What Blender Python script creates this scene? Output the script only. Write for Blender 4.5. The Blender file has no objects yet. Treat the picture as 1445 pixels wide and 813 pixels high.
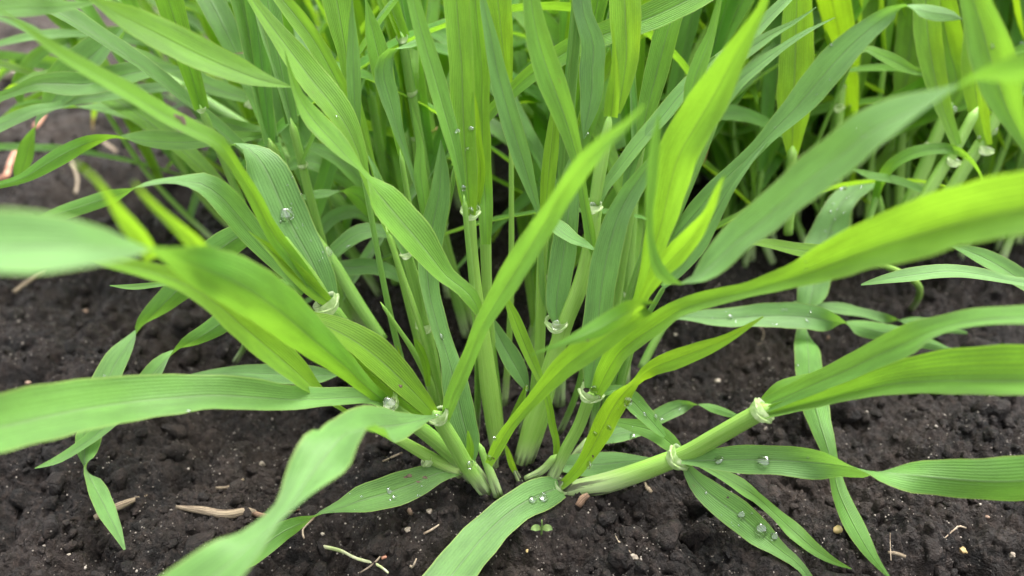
import bpy, math, random
import numpy as np
from mathutils import Vector, Matrix
from mathutils.bvhtree import BVHTree

# ------------------------------------------------------------------ camera, sky, sun, exposure
S = 0.01                    # everything below is measured in centimetres, the scene is in metres
H = 15.0                    # camera height over the soil
PITCH = math.radians(30)
F = 1112.0                  # focal length in photograph pixels (photograph is 1445 x 813)
sc = bpy.context.scene
col = sc.collection
rng = random.Random(7)
nr = np.random.RandomState(11)

cam_d = bpy.data.cameras.new('camera')
cam = bpy.data.objects.new('camera', cam_d)
col.objects.link(cam)
cam.location = (0, 0, H * S)
cam.rotation_euler = (math.pi / 2 - PITCH, 0, 0)
cam_d.sensor_width = 36.0
cam_d.lens = F / 1445 * 36.0
cam_d.clip_start = 0.005
cam_d.clip_end = 200
cam_d.dof.use_dof = True
cam_d.dof.focus_distance = 0.196
cam_d.dof.aperture_fstop = 9.5
sc.camera = cam

SUN_EL, SUN_AZ = math.radians(74), math.radians(50)     # high, a veiled sun a little to the right and behind the plants
w = bpy.data.worlds.new('World'); sc.world = w; w.use_nodes = True
nt = w.node_tree
bg = nt.nodes['Background']
sky = nt.nodes.new('ShaderNodeTexSky'); sky.sky_type = 'NISHITA'; sky.sun_disc = False
sky.sun_elevation = SUN_EL; sky.sun_rotation = SUN_AZ
sky.air_density = 1.0; sky.dust_density = 4.0; sky.ozone_density = 1.0
hs = nt.nodes.new('ShaderNodeHueSaturation'); hs.inputs['Saturation'].default_value = 0.14
nt.links.new(sky.outputs[0], hs.inputs['Color']); nt.links.new(hs.outputs[0], bg.inputs[0])
bg.inputs[1].default_value = 0.15
sd = bpy.data.lights.new('sun', 'SUN'); sd.energy = 1.5; sd.angle = math.radians(35); sd.color = (1.0, 0.97, 0.92)
so = bpy.data.objects.new('sun', sd); col.objects.link(so)
so.rotation_euler = Vector((math.sin(SUN_AZ) * math.cos(SUN_EL), math.cos(SUN_AZ) * math.cos(SUN_EL), math.sin(SUN_EL))).to_track_quat('Z', 'Y').to_euler()
sc.view_settings.view_transform = 'Standard'; sc.view_settings.look = 'None'
sc.view_settings.exposure = 2.1; sc.view_settings.gamma = 1.0
sc.cycles.max_bounces = 10; sc.cycles.transmission_bounces = 8; sc.cycles.diffuse_bounces = 5
sc.cycles.transparent_max_bounces = 8
sc.cycles.use_denoising = True

# ------------------------------------------------------------------ node helpers
def mat(name):
    m = bpy.data.materials.new(name); m.use_nodes = True
    m.node_tree.nodes.clear()
    return m, m.node_tree
class NB:
    def __init__(s, t): s.t = t
    def n(s, typ, ins=None, **kw):
        x = s.t.nodes.new('ShaderNode' + typ)
        for k, v in kw.items(): setattr(x, k, v)
        for k, v in (ins or {}).items():
            if hasattr(v, 'is_output') or isinstance(v, bpy.types.NodeSocket): s.t.links.new(v, x.inputs[k])
            else: x.inputs[k].default_value = v
        return x
    def math(s, op, a, b=0.0, c=None, clamp=False):
        d = {0: a, 1: b}
        if c is not None: d[2] = c
        return s.n('Math', d, operation=op, use_clamp=clamp).outputs[0]
    def mix(s, f, a, b):
        x = s.t.nodes.new('ShaderNodeMix'); x.data_type = 'RGBA'
        for i, v in ((0, f), (6, a), (7, b)):
            if isinstance(v, bpy.types.NodeSocket): s.t.links.new(v, x.inputs[i])
            else: x.inputs[i].default_value = v if i == 0 else tuple(v) + (1,)
        return x.outputs[2]
    def ramp(s, f, lo, hi, a=0.0, b=1.0):
        return s.n('MapRange', {0: f, 1: lo, 2: hi, 3: a, 4: b}, interpolation_type='SMOOTHSTEP').outputs[0]

# ------------------------------------------------------------------ leaf material
def leaf_material(name, wet=0.0):
    m, t = mat(name); b = NB(t)
    uv = b.n('UVMap', uv_map='UVMap').outputs[0]
    sep = b.n('SeparateXYZ', {0: uv})
    u, v = sep.outputs[0], sep.outputs[1]
    tone = b.n('Attribute', attribute_name='tone', attribute_type='GEOMETRY').outputs['Fac']
    seed = b.n('Attribute', attribute_name='seed', attribute_type='OBJECT').outputs['Fac']
    back = b.n('NewGeometry').outputs['Backfacing']
    au = b.math('ABSOLUTE', b.math('SUBTRACT', u, 0.5))                     # 0 at the midrib, .5 at the edge
    # stretched noise: fibres running along the blade
    cv = b.n('CombineXYZ', {0: b.math('MULTIPLY', u, 26.0), 1: b.math('MULTIPLY', v, 0.35), 2: b.math('MULTIPLY', seed, 37.0)}).outputs[0]
    fib = b.n('TexNoise', {'Vector': cv, 'Scale': 1.0, 'Detail': 2.0}).outputs[0]
    veins = b.n('TexWave', {'Vector': b.n('CombineXYZ', {0: u, 1: b.math('MULTIPLY', v, 0.01), 2: 0.0}).outputs[0], 'Scale': 4.6, 'Distortion': 0.7, 'Detail': 1.0, 'Detail Scale': 0.6}, wave_type='BANDS', bands_direction='X').outputs['Fac']
    cv2 = b.n('CombineXYZ', {0: b.math('MULTIPLY', u, 2.2), 1: b.math('MULTIPLY', v, 0.55), 2: b.math('MULTIPLY', seed, 91.0)}).outputs[0]
    blot = b.n('TexNoise', {'Vector': cv2, 'Scale': 1.0, 'Detail': 4.0, 'Roughness': 0.6}).outputs[0]
    cv3 = b.n('CombineXYZ', {0: b.math('MULTIPLY', u, 50.0), 1: b.math('MULTIPLY', v, 16.0), 2: seed}).outputs[0]
    cell = b.n('TexVoronoi', {'Vector': cv3, 'Scale': 1.0}).outputs['Distance']
    # the upper face is a waxy blue green, the lower face a plainer green
    t1 = b.math('MULTIPLY', tone, 2.0, clamp=True); t2 = b.math('SUBTRACT', b.math('MULTIPLY', tone, 2.0), 1.0, clamp=True)  # tone mixes leaf colour with painted sky sheen (low) and backlit glow (high)
    upper = b.mix(t2, b.mix(t1, (0.120, 0.252, 0.074), (0.116, 0.278, 0.030)), (0.165, 0.335, 0.020))
    lower = b.mix(t2, b.mix(t1, (0.092, 0.215, 0.036), (0.092, 0.275, 0.020)), (0.145, 0.318, 0.014))
    c = b.mix(back, upper, lower)
    k = b.math('ADD', b.math('MULTIPLY', b.ramp(blot, 0.3, 0.7), 0.34), b.math('MULTIPLY', fib, 0.34))
    k = b.math('ADD', k, b.math('MULTIPLY', veins, 0.08)); k = b.math('ADD', k, b.math('MULTIPLY', cell, 0.14)); k = b.math('ADD', k, 0.50)
    mid = b.ramp(au, 0.045, 0.008)
    k2 = b.math('MULTIPLY', k, b.math('SUBTRACT', 1.0, b.math('MULTIPLY', mid, 0.24)))
    c = b.n('VectorMath', {0: c, 'Scale': k2}, operation='SCALE').outputs[0]
    edge = b.math('MULTIPLY', b.ramp(au, 0.465, 0.498), 0.5)
    c = b.mix(edge, c, (0.36, 0.42, 0.10))
    spark = b.math('MULTIPLY', b.ramp(au, 0.022, 0.006), 0.20)
    c = b.mix(spark, c, (0.42, 0.50, 0.30))
    # rare brown flecks
    fl = b.n('TexNoise', {'Vector': b.n('CombineXYZ', {0: b.math('MULTIPLY', u, 7.0), 1: b.math('MULTIPLY', v, 3.2), 2: b.math('MULTIPLY', seed, 53.0)}).outputs[0], 'Scale': 1.0, 'Detail': 3.0}).outputs[0]
    c = b.mix(b.math('MULTIPLY', b.ramp(fl, 0.745, 0.77), 0.7), c, (0.16, 0.13, 0.05))
    t3 = b.math('SUBTRACT', b.math('MULTIPLY', tone, 2.0), 2.0, clamp=True)      # withered tips
    c = b.mix(t3, c, b.mix(fib, (0.17, 0.11, 0.05), (0.42, 0.34, 0.18)))
    trans = b.mix(t2, b.mix(t1, (0.17, 0.37, 0.035), (0.25, 0.48, 0.024)), (0.36, 0.58, 0.016))
    trans = b.mix(t3, trans, (0.30, 0.22, 0.08))
    trans = b.n('VectorMath', {0: trans, 'Scale': k2}, operation='SCALE').outputs[0]
    hgt = b.math('ADD', b.math('MULTIPLY', veins, 0.6), b.math('MULTIPLY', cell, 0.35))
    hgt = b.math('ADD', hgt, b.math('MULTIPLY', fib, 0.8)); hgt = b.math('SUBTRACT', hgt, b.math('MULTIPLY', b.ramp(au, 0.05, 0.0), 1.6))
    bump = b.n('Bump', {'Strength': 0.55, 'Distance': 0.00017, 'Height': hgt}).outputs[0]
    rough = b.math('ADD', 0.42, b.math('MULTIPLY', fib, 0.24))
    p = b.n('BsdfPrincipled', {'Base Color': c, 'Roughness': rough, 'Specular IOR Level': 0.45, 'Normal': bump, 'Sheen Weight': 0.14, 'Sheen Roughness': 0.45})
    tr = b.n('BsdfTranslucent', {'Color': trans, 'Normal': bump})
    mx = b.n('MixShader', {0: b.math('ADD', 0.29, b.math('MULTIPLY', b.math('POWER', b.math('MINIMUM', tone, 1.0), 0.6), 0.37)), 1: p.outputs[0], 2: tr.outputs[0]})
    o = b.n('OutputMaterial', {'Surface': mx.outputs[0]})
    return m
LEAF = leaf_material('leaf')

def stem_material():
    m, t = mat('stem'); b = NB(t)
    sep = b.n('SeparateXYZ', {0: b.n('UVMap', uv_map='UVMap').outputs[0]})
    u, v = sep.outputs[0], sep.outputs[1]
    tone = b.n('Attribute', attribute_name='tone', attribute_type='GEOMETRY').outputs['Fac']
    seed = b.n('Attribute', attribute_name='seed', attribute_type='OBJECT').outputs['Fac']
    cs = b.n('CombineXYZ', {0: b.math('MULTIPLY', u, 60.0), 1: b.math('MULTIPLY', v, 0.30), 2: b.math('MULTIPLY', seed, 17.0)}).outputs[0]
    fib = b.n('TexNoise', {'Vector': cs, 'Scale': 1.0, 'Detail': 2.0}).outputs[0]
    cs2 = b.n('CombineXYZ', {0: b.math('MULTIPLY', u, 5.0), 1: b.math('MULTIPLY', v, 0.9), 2: b.math('MULTIPLY', seed, 71.0)}).outputs[0]
    blot = b.n('TexNoise', {'Vector': cs2, 'Scale': 1.0, 'Detail': 4.0}).outputs[0]
    c = b.mix(tone, (0.090, 0.235, 0.040), (0.190, 0.345, 0.050))
    ps = b.n('NewGeometry').outputs['Position']
    z = b.n('SeparateXYZ', {0: ps}).outputs[2]
    c = b.mix(b.math('MULTIPLY', b.ramp(fib, 0.42, 0.62), 0.45), c, (0.31, 0.46, 0.12))
    c = b.mix(b.math('MULTIPLY', b.ramp(z, 0.011, 0.001), 0.38), c, (0.46, 0.46, 0.34))   # blanched near the soil
    c = b.mix(b.math('MULTIPLY', b.ramp(blot, 0.56, 0.72), 0.30), c, (0.10, 0.17, 0.02))
    dirt = b.math('MULTIPLY', b.ramp(blot, 0.50, 0.60), b.ramp(z, 0.0075, 0.0005))
    c = b.mix(b.math('MULTIPLY', dirt, 0.85), c, (0.035, 0.028, 0.025))
    bump = b.n('Bump', {'Strength': 0.7, 'Distance': 0.00022, 'Height': fib}).outputs[0]
    p = b.n('BsdfPrincipled', {'Base Color': c, 'Roughness': 0.40, 'Specular IOR Level': 0.45, 'Normal': bump,
                               'Subsurface Weight': 0.25, 'Subsurface Scale': 0.002, 'Subsurface Radius': (0.6, 1.0, 0.2)})
    b.n('OutputMaterial', {'Surface': p.outputs[0]})
    return m
STEM = stem_material()

def membrane_material():
    m, t = mat('collar_membrane'); b = NB(t)
    co = b.n('TexCoord').outputs['Object']
    n1 = b.n('TexNoise', {'Vector': co, 'Scale': 900.0, 'Detail': 3.0}).outputs[0]
    c = b.mix(b.ramp(n1, 0.35, 0.68), (0.24, 0.37, 0.11), (0.54, 0.62, 0.36))
    bump = b.n('Bump', {'Strength': 0.6, 'Distance': 0.0003, 'Height': n1}).outputs[0]
    p = b.n('BsdfPrincipled', {'Base Color': c, 'Roughness': 0.22, 'Specular IOR Level': 0.7, 'Normal': bump})
    tr = b.n('BsdfTranslucent', {'Color': (0.72, 0.82, 0.55, 1)})
    mx = b.n('MixShader', {0: 0.5, 1: p.outputs[0], 2: tr.outputs[0]})
    b.n('OutputMaterial', {'Surface': mx.outputs[0]})
    return m
MEMB = membrane_material()

def water_material():
    m, t = mat('water'); b = NB(t)
    p = b.n('BsdfGlass', {'Color': (1, 1, 1, 1), 'Roughness': 0.0, 'IOR': 1.42})
    g = b.n('BsdfGlossy', {'Color': (1, 1, 1, 1), 'Roughness': 0.06})
    mx = b.n('MixShader', {0: 0.07, 1: p.outputs[0], 2: g.outputs[0]})
    b.n('OutputMaterial', {'Surface': mx.outputs[0]})
    return m
WATER = water_material()

def soil_material():
    m, t = mat('soil'); b = NB(t)
    ps = b.n('NewGeometry').outputs['Position']
    def N(s, d=4.0, r=0.55): return b.n('TexNoise', {'Vector': ps, 'Scale': s, 'Detail': d, 'Roughness': r}).outputs[0]
    a, c1, c2, g = N(14), N(75, 5), N(420, 4, .65), N(1500, 3, .7)
    y = b.n('SeparateXYZ', {0: ps}).outputs[1]
    c = b.mix(b.ramp(c1, 0.32, 0.68), (0.0026, 0.0018, 0.0015), (0.0150, 0.0100, 0.0080))
    c = b.mix(b.math('MULTIPLY', b.ramp(c2, 0.45, 0.72), 0.55), c, (0.044, 0.031, 0.025))
    dry = b.math('ADD', b.ramp(y, 0.30, 0.70, 0.0, 0.26), b.math('MULTIPLY', b.ramp(a, 0.48, 0.68), 0.22))
    c = b.mix(dry, c, (0.088, 0.064, 0.050))
    vo = b.n('TexVoronoi', {'Vector': ps, 'Scale': 620.0, 'Randomness': 1.0})
    spk = b.math('MULTIPLY', b.ramp(vo.outputs['Distance'], 0.22, 0.08), b.ramp(b.n('SeparateColor', {0: vo.outputs['Color']}).outputs[0], 0.84, 0.90))
    c = b.mix(b.math('MULTIPLY', spk, 0.75), c, (0.30, 0.27, 0.24))
    h = b.math('ADD', b.math('MULTIPLY', c2, 1.0), b.math('MULTIPLY', g, 0.45))
    bump = b.n('Bump', {'Strength': 1.0, 'Distance': 0.0021, 'Height': h}).outputs[0]
    r = b.ramp(N(260, 3), 0.38, 0.62, 0.55, 0.9)
    p = b.n('BsdfPrincipled', {'Base Color': c, 'Roughness': r, 'Specular IOR Level': 0.30, 'Normal': bump})
    b.n('OutputMaterial', {'Surface': p.outputs[0]})
    return m
SOIL = soil_material()

def plain(name, c0, c1, scale=300.0, rough=0.7, bumpd=0.0004, stretch=None, coord='Object', spec=0.4):
    m, t = mat(name); b = NB(t)
    co = b.n('TexCoord').outputs[coord]
    if stretch: co = b.n('Mapping', {0: co, 'Scale': stretch}).outputs[0]
    n1 = b.n('TexNoise', {'Vector': co, 'Scale': scale, 'Detail': 4.0, 'Roughness': 0.6}).outputs[0]
    c = b.mix(b.ramp(n1, 0.35, 0.65), c0, c1)
    bump = b.n('Bump', {'Strength': 0.8, 'Distance': bumpd, 'Height': n1}).outputs[0]
    p = b.n('BsdfPrincipled', {'Base Color': c, 'Roughness': rough, 'Specular IOR Level': spec, 'Normal': bump})
    b.n('OutputMaterial', {'Surface': p.outputs[0]})
    return m
GRAIN = plain('mineral_grain', (0.08, 0.065, 0.055), (0.32, 0.28, 0.24), 90, 0.45, coord='Object')
STRAW = plain('straw', (0.10, 0.07, 0.045), (0.42, 0.33, 0.22), 1.0, 0.6, 0.0007, (16, 0.9, 1), coord='UV')
WOOD = plain('brown_chip', (0.13, 0.075, 0.045), (0.30, 0.19, 0.12), 1.0, 0.7, 0.0007, (14, 1.2, 1), coord='UV')
REDST = plain('red_stalk', (0.30, 0.12, 0.07), (0.50, 0.26, 0.17), 200, 0.6)
PEB_Y = plain('yellow_pebble', (0.20, 0.13, 0.05), (0.42, 0.31, 0.14), 260, 0.45)
PEB_W = plain('pale_pebble', (0.15, 0.12, 0.09), (0.40, 0.35, 0.28), 260, 0.5)
PEB_B = plain('brown_pebble', (0.14, 0.09, 0.06), (0.26, 0.17, 0.12), 260, 0.6)
ROOTM = plain('dry_root', (0.17, 0.12, 0.08), (0.36, 0.29, 0.21), 300, 0.7)
GREENST = plain('broken_green_stalk', (0.35, 0.42, 0.16), (0.60, 0.60, 0.38), 160, 0.5)
SPOT = plain('brown_spot', (0.045, 0.03, 0.015), (0.12, 0.085, 0.05), 900, 0.7)
SEEDL = plain('seedling_leaf', (0.07, 0.13, 0.03), (0.13, 0.20, 0.05), 500, 0.5)

# ------------------------------------------------------------------ numbers
CP, SP = math.cos(PITCH), math.sin(PITCH)
CAM = np.array([0, 0, H])
def ray(px, py):
    a, c = (px - 722.5) / F, -(py - 406.5) / F
    d = np.array([a, CP + c * SP, -SP + c * CP])
    return d
def at(px, py, Y):                       # the point of the world at forward distance Y seen there
    d = ray(px, py); return CAM + d * (Y / d[1])
def on_ground(px, py, z=0.0):
    d = ray(px, py); return CAM + d * ((z - H) / d[2])
def depth(p): return p[1] * CP + (H - p[2]) * SP

def hermite(P, t, n):
    """interpolating spline through rows of P at parameters t, sampled n times"""
    P = np.asarray(P, float); t = np.asarray(t, float)
    m = np.zeros_like(P)
    if len(P) > 2:
        d = (P[1:] - P[:-1]) / (t[1:] - t[:-1])[:, None]
        h = t[1:] - t[:-1]
        m[1:-1] = (d[:-1] * h[1:, None] + d[1:] * h[:-1, None]) / (h[:-1] + h[1:])[:, None]
        m[0] = 1.5 * d[0] - 0.5 * m[1]; m[-1] = 1.5 * d[-1] - 0.5 * m[-2]
    else:
        m[:] = (P[1] - P[0]) / (t[1] - t[0])
    q = np.linspace(t[0], t[-1], n)
    i = np.clip(np.searchsorted(t, q, 'right') - 1, 0, len(t) - 2)
    h = (t[i + 1] - t[i]); s = ((q - t[i]) / h)[:, None]; h = h[:, None]
    return ((2*s**3 - 3*s**2 + 1) * P[i] + (s**3 - 2*s**2 + s) * h * m[i] + (-2*s**3 + 3*s**2) * P[i+1] + (s**3 - s**2) * h * m[i+1])

def parse(s):
    """'x,y,w[,roll[,Y]]' control points -> pixel-free world points, widths (cm), rolls"""
    rows = [r.split(',') for r in s.split()]
    X = [(float(r[0]), float(r[1])) for r in rows]; Wd = [float(r[2]) for r in rows]
    L = [0.0]
    for a, b_ in zip(X, X[1:]): L.append(L[-1] + math.hypot(a[0]-b_[0], a[1]-b_[1]) + 1e-3)
    def chan(k, f, dflt):
        ks = [(L[i], f(rows[i][k], X[i])) for i in range(len(rows)) if len(rows[i]) > k and rows[i][k] != '']
        if not ks: return [dflt] * len(rows)
        if k == 3:
            i0 = L.index(ks[0][0])
            if i0 > 0: ks.insert(0, (L[i0 - 1], 0.0))
        return list(np.interp(L, [a for a, _ in ks], [v for _, v in ks]))
    R = chan(3, lambda v, x: float(v), 0.0)
    def fy(v, x):
        if v[0] == 'g': return on_ground(x[0], x[1], float(v[1:] or 0))[1]
        return float(v)
    Y = chan(4, fy, 16.0)
    P = np.array([at(x, y, yy) for (x, y), yy in zip(X, Y)])
    Wc = [wd * depth(p) / F for wd, p in zip(Wd, P)]
    return P, np.array(Wc), np.radians(R)

def norm(a): return a / np.maximum(np.linalg.norm(a, axis=-1, keepdims=True), 1e-9)

def mesh_from(name, V, Fc, m, parent=None, uv=None, tone=None, smooth=True):
    me = bpy.data.meshes.new(name)
    V = np.asarray(V, np.float32) * S; Fc = np.asarray(Fc, np.int32)
    k = Fc.shape[1]
    me.vertices.add(len(V)); me.vertices.foreach_set('co', V.ravel())
    me.loops.add(Fc.size); me.loops.foreach_set('vertex_index', Fc.ravel())
    me.polygons.add(len(Fc)); me.polygons.foreach_set('loop_start', np.arange(0, Fc.size, k, dtype=np.int32))
    if smooth: me.polygons.foreach_set('use_smooth', np.ones(len(Fc), bool))
    me.update(calc_edges=True)
    if uv is not None:
        l = me.uv_layers.new(name='UVMap'); l.data.foreach_set('uv', np.asarray(uv, np.float32)[Fc.ravel()].ravel())
    if tone is not None:
        a = me.attributes.new('tone', 'FLOAT', 'POINT'); a.data.foreach_set('value', np.asarray(tone, np.float32))
    me.materials.append(m)
    o = bpy.data.objects.new(name, me); col.objects.link(o)
    if parent is not None:
        o.parent = parent
        org = Vector((0, 0, 0)); q = parent
        while q is not None: org += q.location; q = q.parent
        me.transform(Matrix.Translation(-org))
    o['seed'] = rng.random()
    return o
def grid_faces(n, m_, wrap=False):
    i, j = np.meshgrid(np.arange(n - 1), np.arange(m_ if wrap else m_ - 1), indexing='ij')
    a = i * m_ + j; b_ = i * m_ + (j + 1) % m_
    return np.stack([a, b_, b_ + m_, a + m_], -1).reshape(-1, 4)

def ribbon(name, C, Wd, Wv, Nv, parent, tone, fold=0.25, ripple=0.02, m=None, nac=9, twist_seed=0, tip=0.12):
    """a blade: centre line C, widths Wd, width direction Wv, face normal Nv"""
    n = len(C); s = np.linspace(-1, 1, nac)
    arc = np.concatenate([[0], np.cumsum(np.linalg.norm(C[1:] - C[:-1], axis=1))])
    f = np.broadcast_to(np.asarray(fold, float), (n,))
    prof = (np.sqrt(s**2 + 0.03) - math.sqrt(0.03))                   # rounded V
    sh = np.cos(np.arctan(f * 0.9))
    ph = rng.random() * 6.3; ph2 = rng.random() * 6.3
    hw = np.maximum(Wd, 0.004) / 2
    edge = np.abs(s)**3
    rp = ripple * (np.sin(arc * 2.3 + ph) + 0.6 * np.sin(arc * 5.1 + ph2))
    rpl = ripple * (np.sin(arc * 2.9 + ph2) + 0.6 * np.sin(arc * 4.3 + ph))
    rip = np.where(s[None, :] > 0, rp[:, None], rpl[:, None]) * edge[None, :] * np.minimum(1, hw * 3)[:, None]
    jag = 1 + 0.018 * np.sin(arc * 7 + ph)[:, None] * edge[None, :]
    off = Wv[:, None, :] * (s[None, :] * hw[:, None] * sh[:, None] * jag)[..., None] + \
          Nv[:, None, :] * (prof[None, :] * hw[:, None] * f[:, None] + rip)[..., None]
    V = (C[:, None, :] + off).reshape(-1, 3)
    uv = np.stack([np.broadcast_to((s + 1) / 2, (n, nac)), np.broadcast_to(arc[:, None], (n, nac))], -1).reshape(-1, 2)
    tt = np.repeat(np.broadcast_to(np.asarray(tone, float), (n,)), nac)
    if nac == 7 and rng.random() < 0.25:                                            # some tips have dried
        q = np.repeat(arc / arc[-1], nac); tt = np.where(q > rng.uniform(.88, .97), 1.6, tt)
    return mesh_from(name, V, grid_faces(n, nac)[:, ::-1], m or LEAF, parent, uv, tt)

def frames(C, roll):
    T = norm(np.gradient(C, axis=0)); Vd = norm(C - CAM)
    W0 = norm(np.cross(T, Vd)); N0 = norm(np.cross(T, W0))
    N0 = np.where((np.sum(N0 * Vd, 1) > 0)[:, None], -N0, N0)
    c, s_ = np.cos(roll)[:, None], np.sin(roll)[:, None]
    return W0 * c + N0 * s_, -W0 * s_ + N0 * c, T

def traced_blade(s, parent, tone, fold=0.25, sway=16, ripple=0.02, name='leaf_blade', tone2=None, sky=30):
    P, Wc, R = parse(s)
    L = np.concatenate([[0], np.cumsum(np.linalg.norm(P[1:] - P[:-1], axis=1) + 1e-4)])
    n = max(14, int(L[-1] / 0.22))
    Q = hermite(np.column_stack([P, Wc, R]), L, n)
    q = np.linspace(0, 1, n)
    sw = math.radians(sway) * np.sin(q * rng.uniform(2, 5) + rng.random() * 6.3)
    W0, _, _ = frames(Q[:, :3], np.zeros(n))
    ex = -np.radians(sky) * W0[:, 2] * np.clip(np.cos(Q[:, 4]), 0, 1)      # the upper face turns a little to the sky
    Wv, Nv, T = frames(Q[:, :3], Q[:, 4] + sw + ex); Q[:, 3] /= np.cos(ex)
    # faces: mesh normal follows Nv
    tn = tone if tone2 is None else np.linspace(tone, tone2, n)  # tone2 fades the painted glow to a sky-pale end
    return ribbon(name, Q[:, :3], np.clip(Q[:, 3], 0, None) / np.cos(sw), Wv, Nv, parent, tn, fold, ripple)

def tube(name, P, R, parent, m=STEM, tone=0.5, nseg=14, flat=0.86, close=True, wob=0.0):
    P = np.asarray(P, float)
    L = np.concatenate([[0], np.cumsum(np.linalg.norm(P[1:] - P[:-1], axis=1) + 1e-4)])
    n = max(6, int(L[-1] / (0.25 if L[-1] < 4 else 0.35)) + 4)
    Q = hermite(np.column_stack([P, R]), L, n)
    C, r = Q[:, :3], np.maximum(np.interp(np.linspace(0, L[-1], n), L, R), 0.005)
    T = norm(np.gradient(C, axis=0))
    ref = np.array([0.31, -0.9, 0.3]); A = norm(np.cross(T, ref)); B = np.cross(T, A)
    th = np.linspace(0, 2 * math.pi, nseg, endpoint=False)
    ph = rng.random() * 6
    rr = r[:, None] * (1 + wob * np.sin(3 * th[None, :] + ph + 2 * np.linspace(0, 3, n)[:, None]))
    V = C[:, None, :] + A[:, None, :] * (np.cos(th) * rr)[..., None] + B[:, None, :] * (np.sin(th) * rr * flat)[..., None]
    V = V.reshape(-1, 3)
    Fc = grid_faces(n, nseg, True)
    arc = np.linspace(0, L[-1], n)
    uv = np.stack([np.broadcast_to(0.5 - 0.5 * np.cos(th), (n, nseg)), np.broadcast_to(arc[:, None], (n, nseg))], -1).reshape(-1, 2)
    if close:
        V = np.vstack([V, C[0], C[-1]]); a, b_ = n * nseg, n * nseg + 1
        j = np.arange(nseg); k = (j + 1) % nseg
        uv = np.vstack([uv, [0.5, 0], [0.5, 0]])
        me_t = np.vstack([np.stack([k, j, np.full(nseg, a)], -1), np.stack([j, k, np.full(nseg, b_)], -1) + np.array([(n-1)*nseg, (n-1)*nseg, 0])])
        tri = np.vstack([Fc[:, [0, 1, 2]], Fc[:, [0, 2, 3]], me_t])
        return mesh_from(name, V, tri, m, parent, uv, np.full(len(V), tone))
    return mesh_from(name, V, Fc, m, parent, uv, np.full(len(V), tone))

def traced_stem(s, parent, tone=0.5, name='stem'):
    P, Wc, _ = parse(s)
    P, R = rounded_top(P, Wc / 2)
    return tube(name, P, R, parent, tone=tone)
def rounded_top(P, R):
    P = [np.asarray(p, float) for p in P]; d = norm(P[-1] - P[-2]); r = R[-1]
    return np.array(P + [P[-1] + d * r * 0.8, P[-1] + d * r * 1.3]), list(R) + [r * 0.66, r * 0.1]

def collar(p, axis, r, parent, side=None, horns=True, big=1.0):
    """the pale clasping collar where a blade leaves its sheath: a flared saddle band and two claw-like auricles"""
    axis = norm(np.asarray(axis, float)); v = norm(np.asarray(p) - CAM)
    a = norm(np.cross(axis, v)); b_ = norm(np.cross(axis, a))
    if np.dot(b_, v) > 0: b_ = -b_
    nth, nh = 28, 8
    V = []; ph = p[0] * 7 + p[2] * 3
    for i in range(nh):
        q = i / (nh - 1)
        for j in range(nth):
            th = 2 * math.pi * j / nth; c_ = math.cos(th - 1.2 - 0.4 * math.sin(ph))
            rad = r * (1.02 + 0.12 * math.sin(q * 2.6) + 0.13 * q * math.sin(2 * th + ph) + 0.03 * math.sin(5 * th + ph) * q)
            hh = r * big * ((q - 0.45) * (0.75 + 0.40 * c_) - 0.30 * c_)
            V.append(p + a * math.cos(th) * rad + b_ * math.sin(th) * rad * 0.95 + axis * hh)
    V = np.array(V); Fc = grid_faces(nh, nth, True)
    o = mesh_from('collar', V, Fc, MEMB, parent)
    if horns:
        for sg in (-1, 1):
            pts = []; rr = []
            for k in range(7):
                q = k / 6; th = math.radians(90 + sg * (75 - 78 * q))
                pts.append(p + a * math.cos(th) * r * (1.2 + 0.25 * q) + b_ * math.sin(th) * r * (1.15 + 0.25 * q) + axis * (0.1 - 0.5 * q * (1 if sg > 0 else 0.6)) * r)
                rr.append(max(0.010, r * 0.20 * (1 - q)**0.7))
            tube('auricle', np.array(pts), rr, o, MEMB, nseg=6)
    return o

def thing(name, label, cat, loc, group=None):
    o = bpy.data.objects.new(name, None); col.objects.link(o)
    o.location = Vector(loc) * S; o.empty_display_size = 0.01
    o['label'] = label; o['category'] = cat
    if group: o['group'] = group
    return o

GROUP = 'young cereal shoots standing in rows on the bare soil'
def root_of(s):
    x, y = map(float, s.split(',')[:2]); return on_ground(x, y)
def shoot(label, stems, blades, collars=(), root=None, group='cereal shoots of the clump in front', name='cereal_shoot', tone=0.5):
    """stems: list of traced strings; blades: (string, tone, {options}); collars: (x, y, Y, dx, dy, diameter px)"""
    if root: base = root_of(root)
    else:
        P, _, _ = parse(stems[0] if isinstance(stems[0], str) else stems[0][0]); base = P[0].copy(); base[2] = max(0, base[2] - 0.2)
    t = thing(name, label, 'cereal plant', base, group)
    for s in stems:
        if isinstance(s, tuple): traced_stem(s[0], t, s[1])
        else: traced_stem(s, t, tone)
    for bl in blades:
        s, tn = bl[0], bl[1]; kw = dict(bl[2]) if len(bl) > 2 else {}
        auto = kw.pop('auto', None); traced_blade(s, t, tn, **kw)
        if auto is not None:               # the sheath that carries a blade whose foot is hidden
            P, Wc, _ = parse(s); p0, p1 = P[0], P[1]
            g = root_of(auto if isinstance(auto, str) else root); g[2] = -0.3
            d = norm(p0 - p1) * 0.35 * np.linalg.norm(p0 - g)
            mid = p0 * 0.5 + g * 0.5 + d * 0.35
            r0 = max(0.07, min(0.16, Wc[0] * 0.5))
            tube('stem', *rounded_top([g, mid, p0 + norm(p1 - p0) * 0.1], [r0 + 0.03, r0 + 0.015, r0 * 0.9]), t, tone=min(1, tn + 0.15))
    for (x, y, Y, dx, dy, dia) in collars:
        p = at(x, y, Y); q = at(x + dx, y + dy, Y)
        collar(p, q - p, dia * 0.50 * depth(p) / F, t, big=1.05)
    return t

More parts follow.
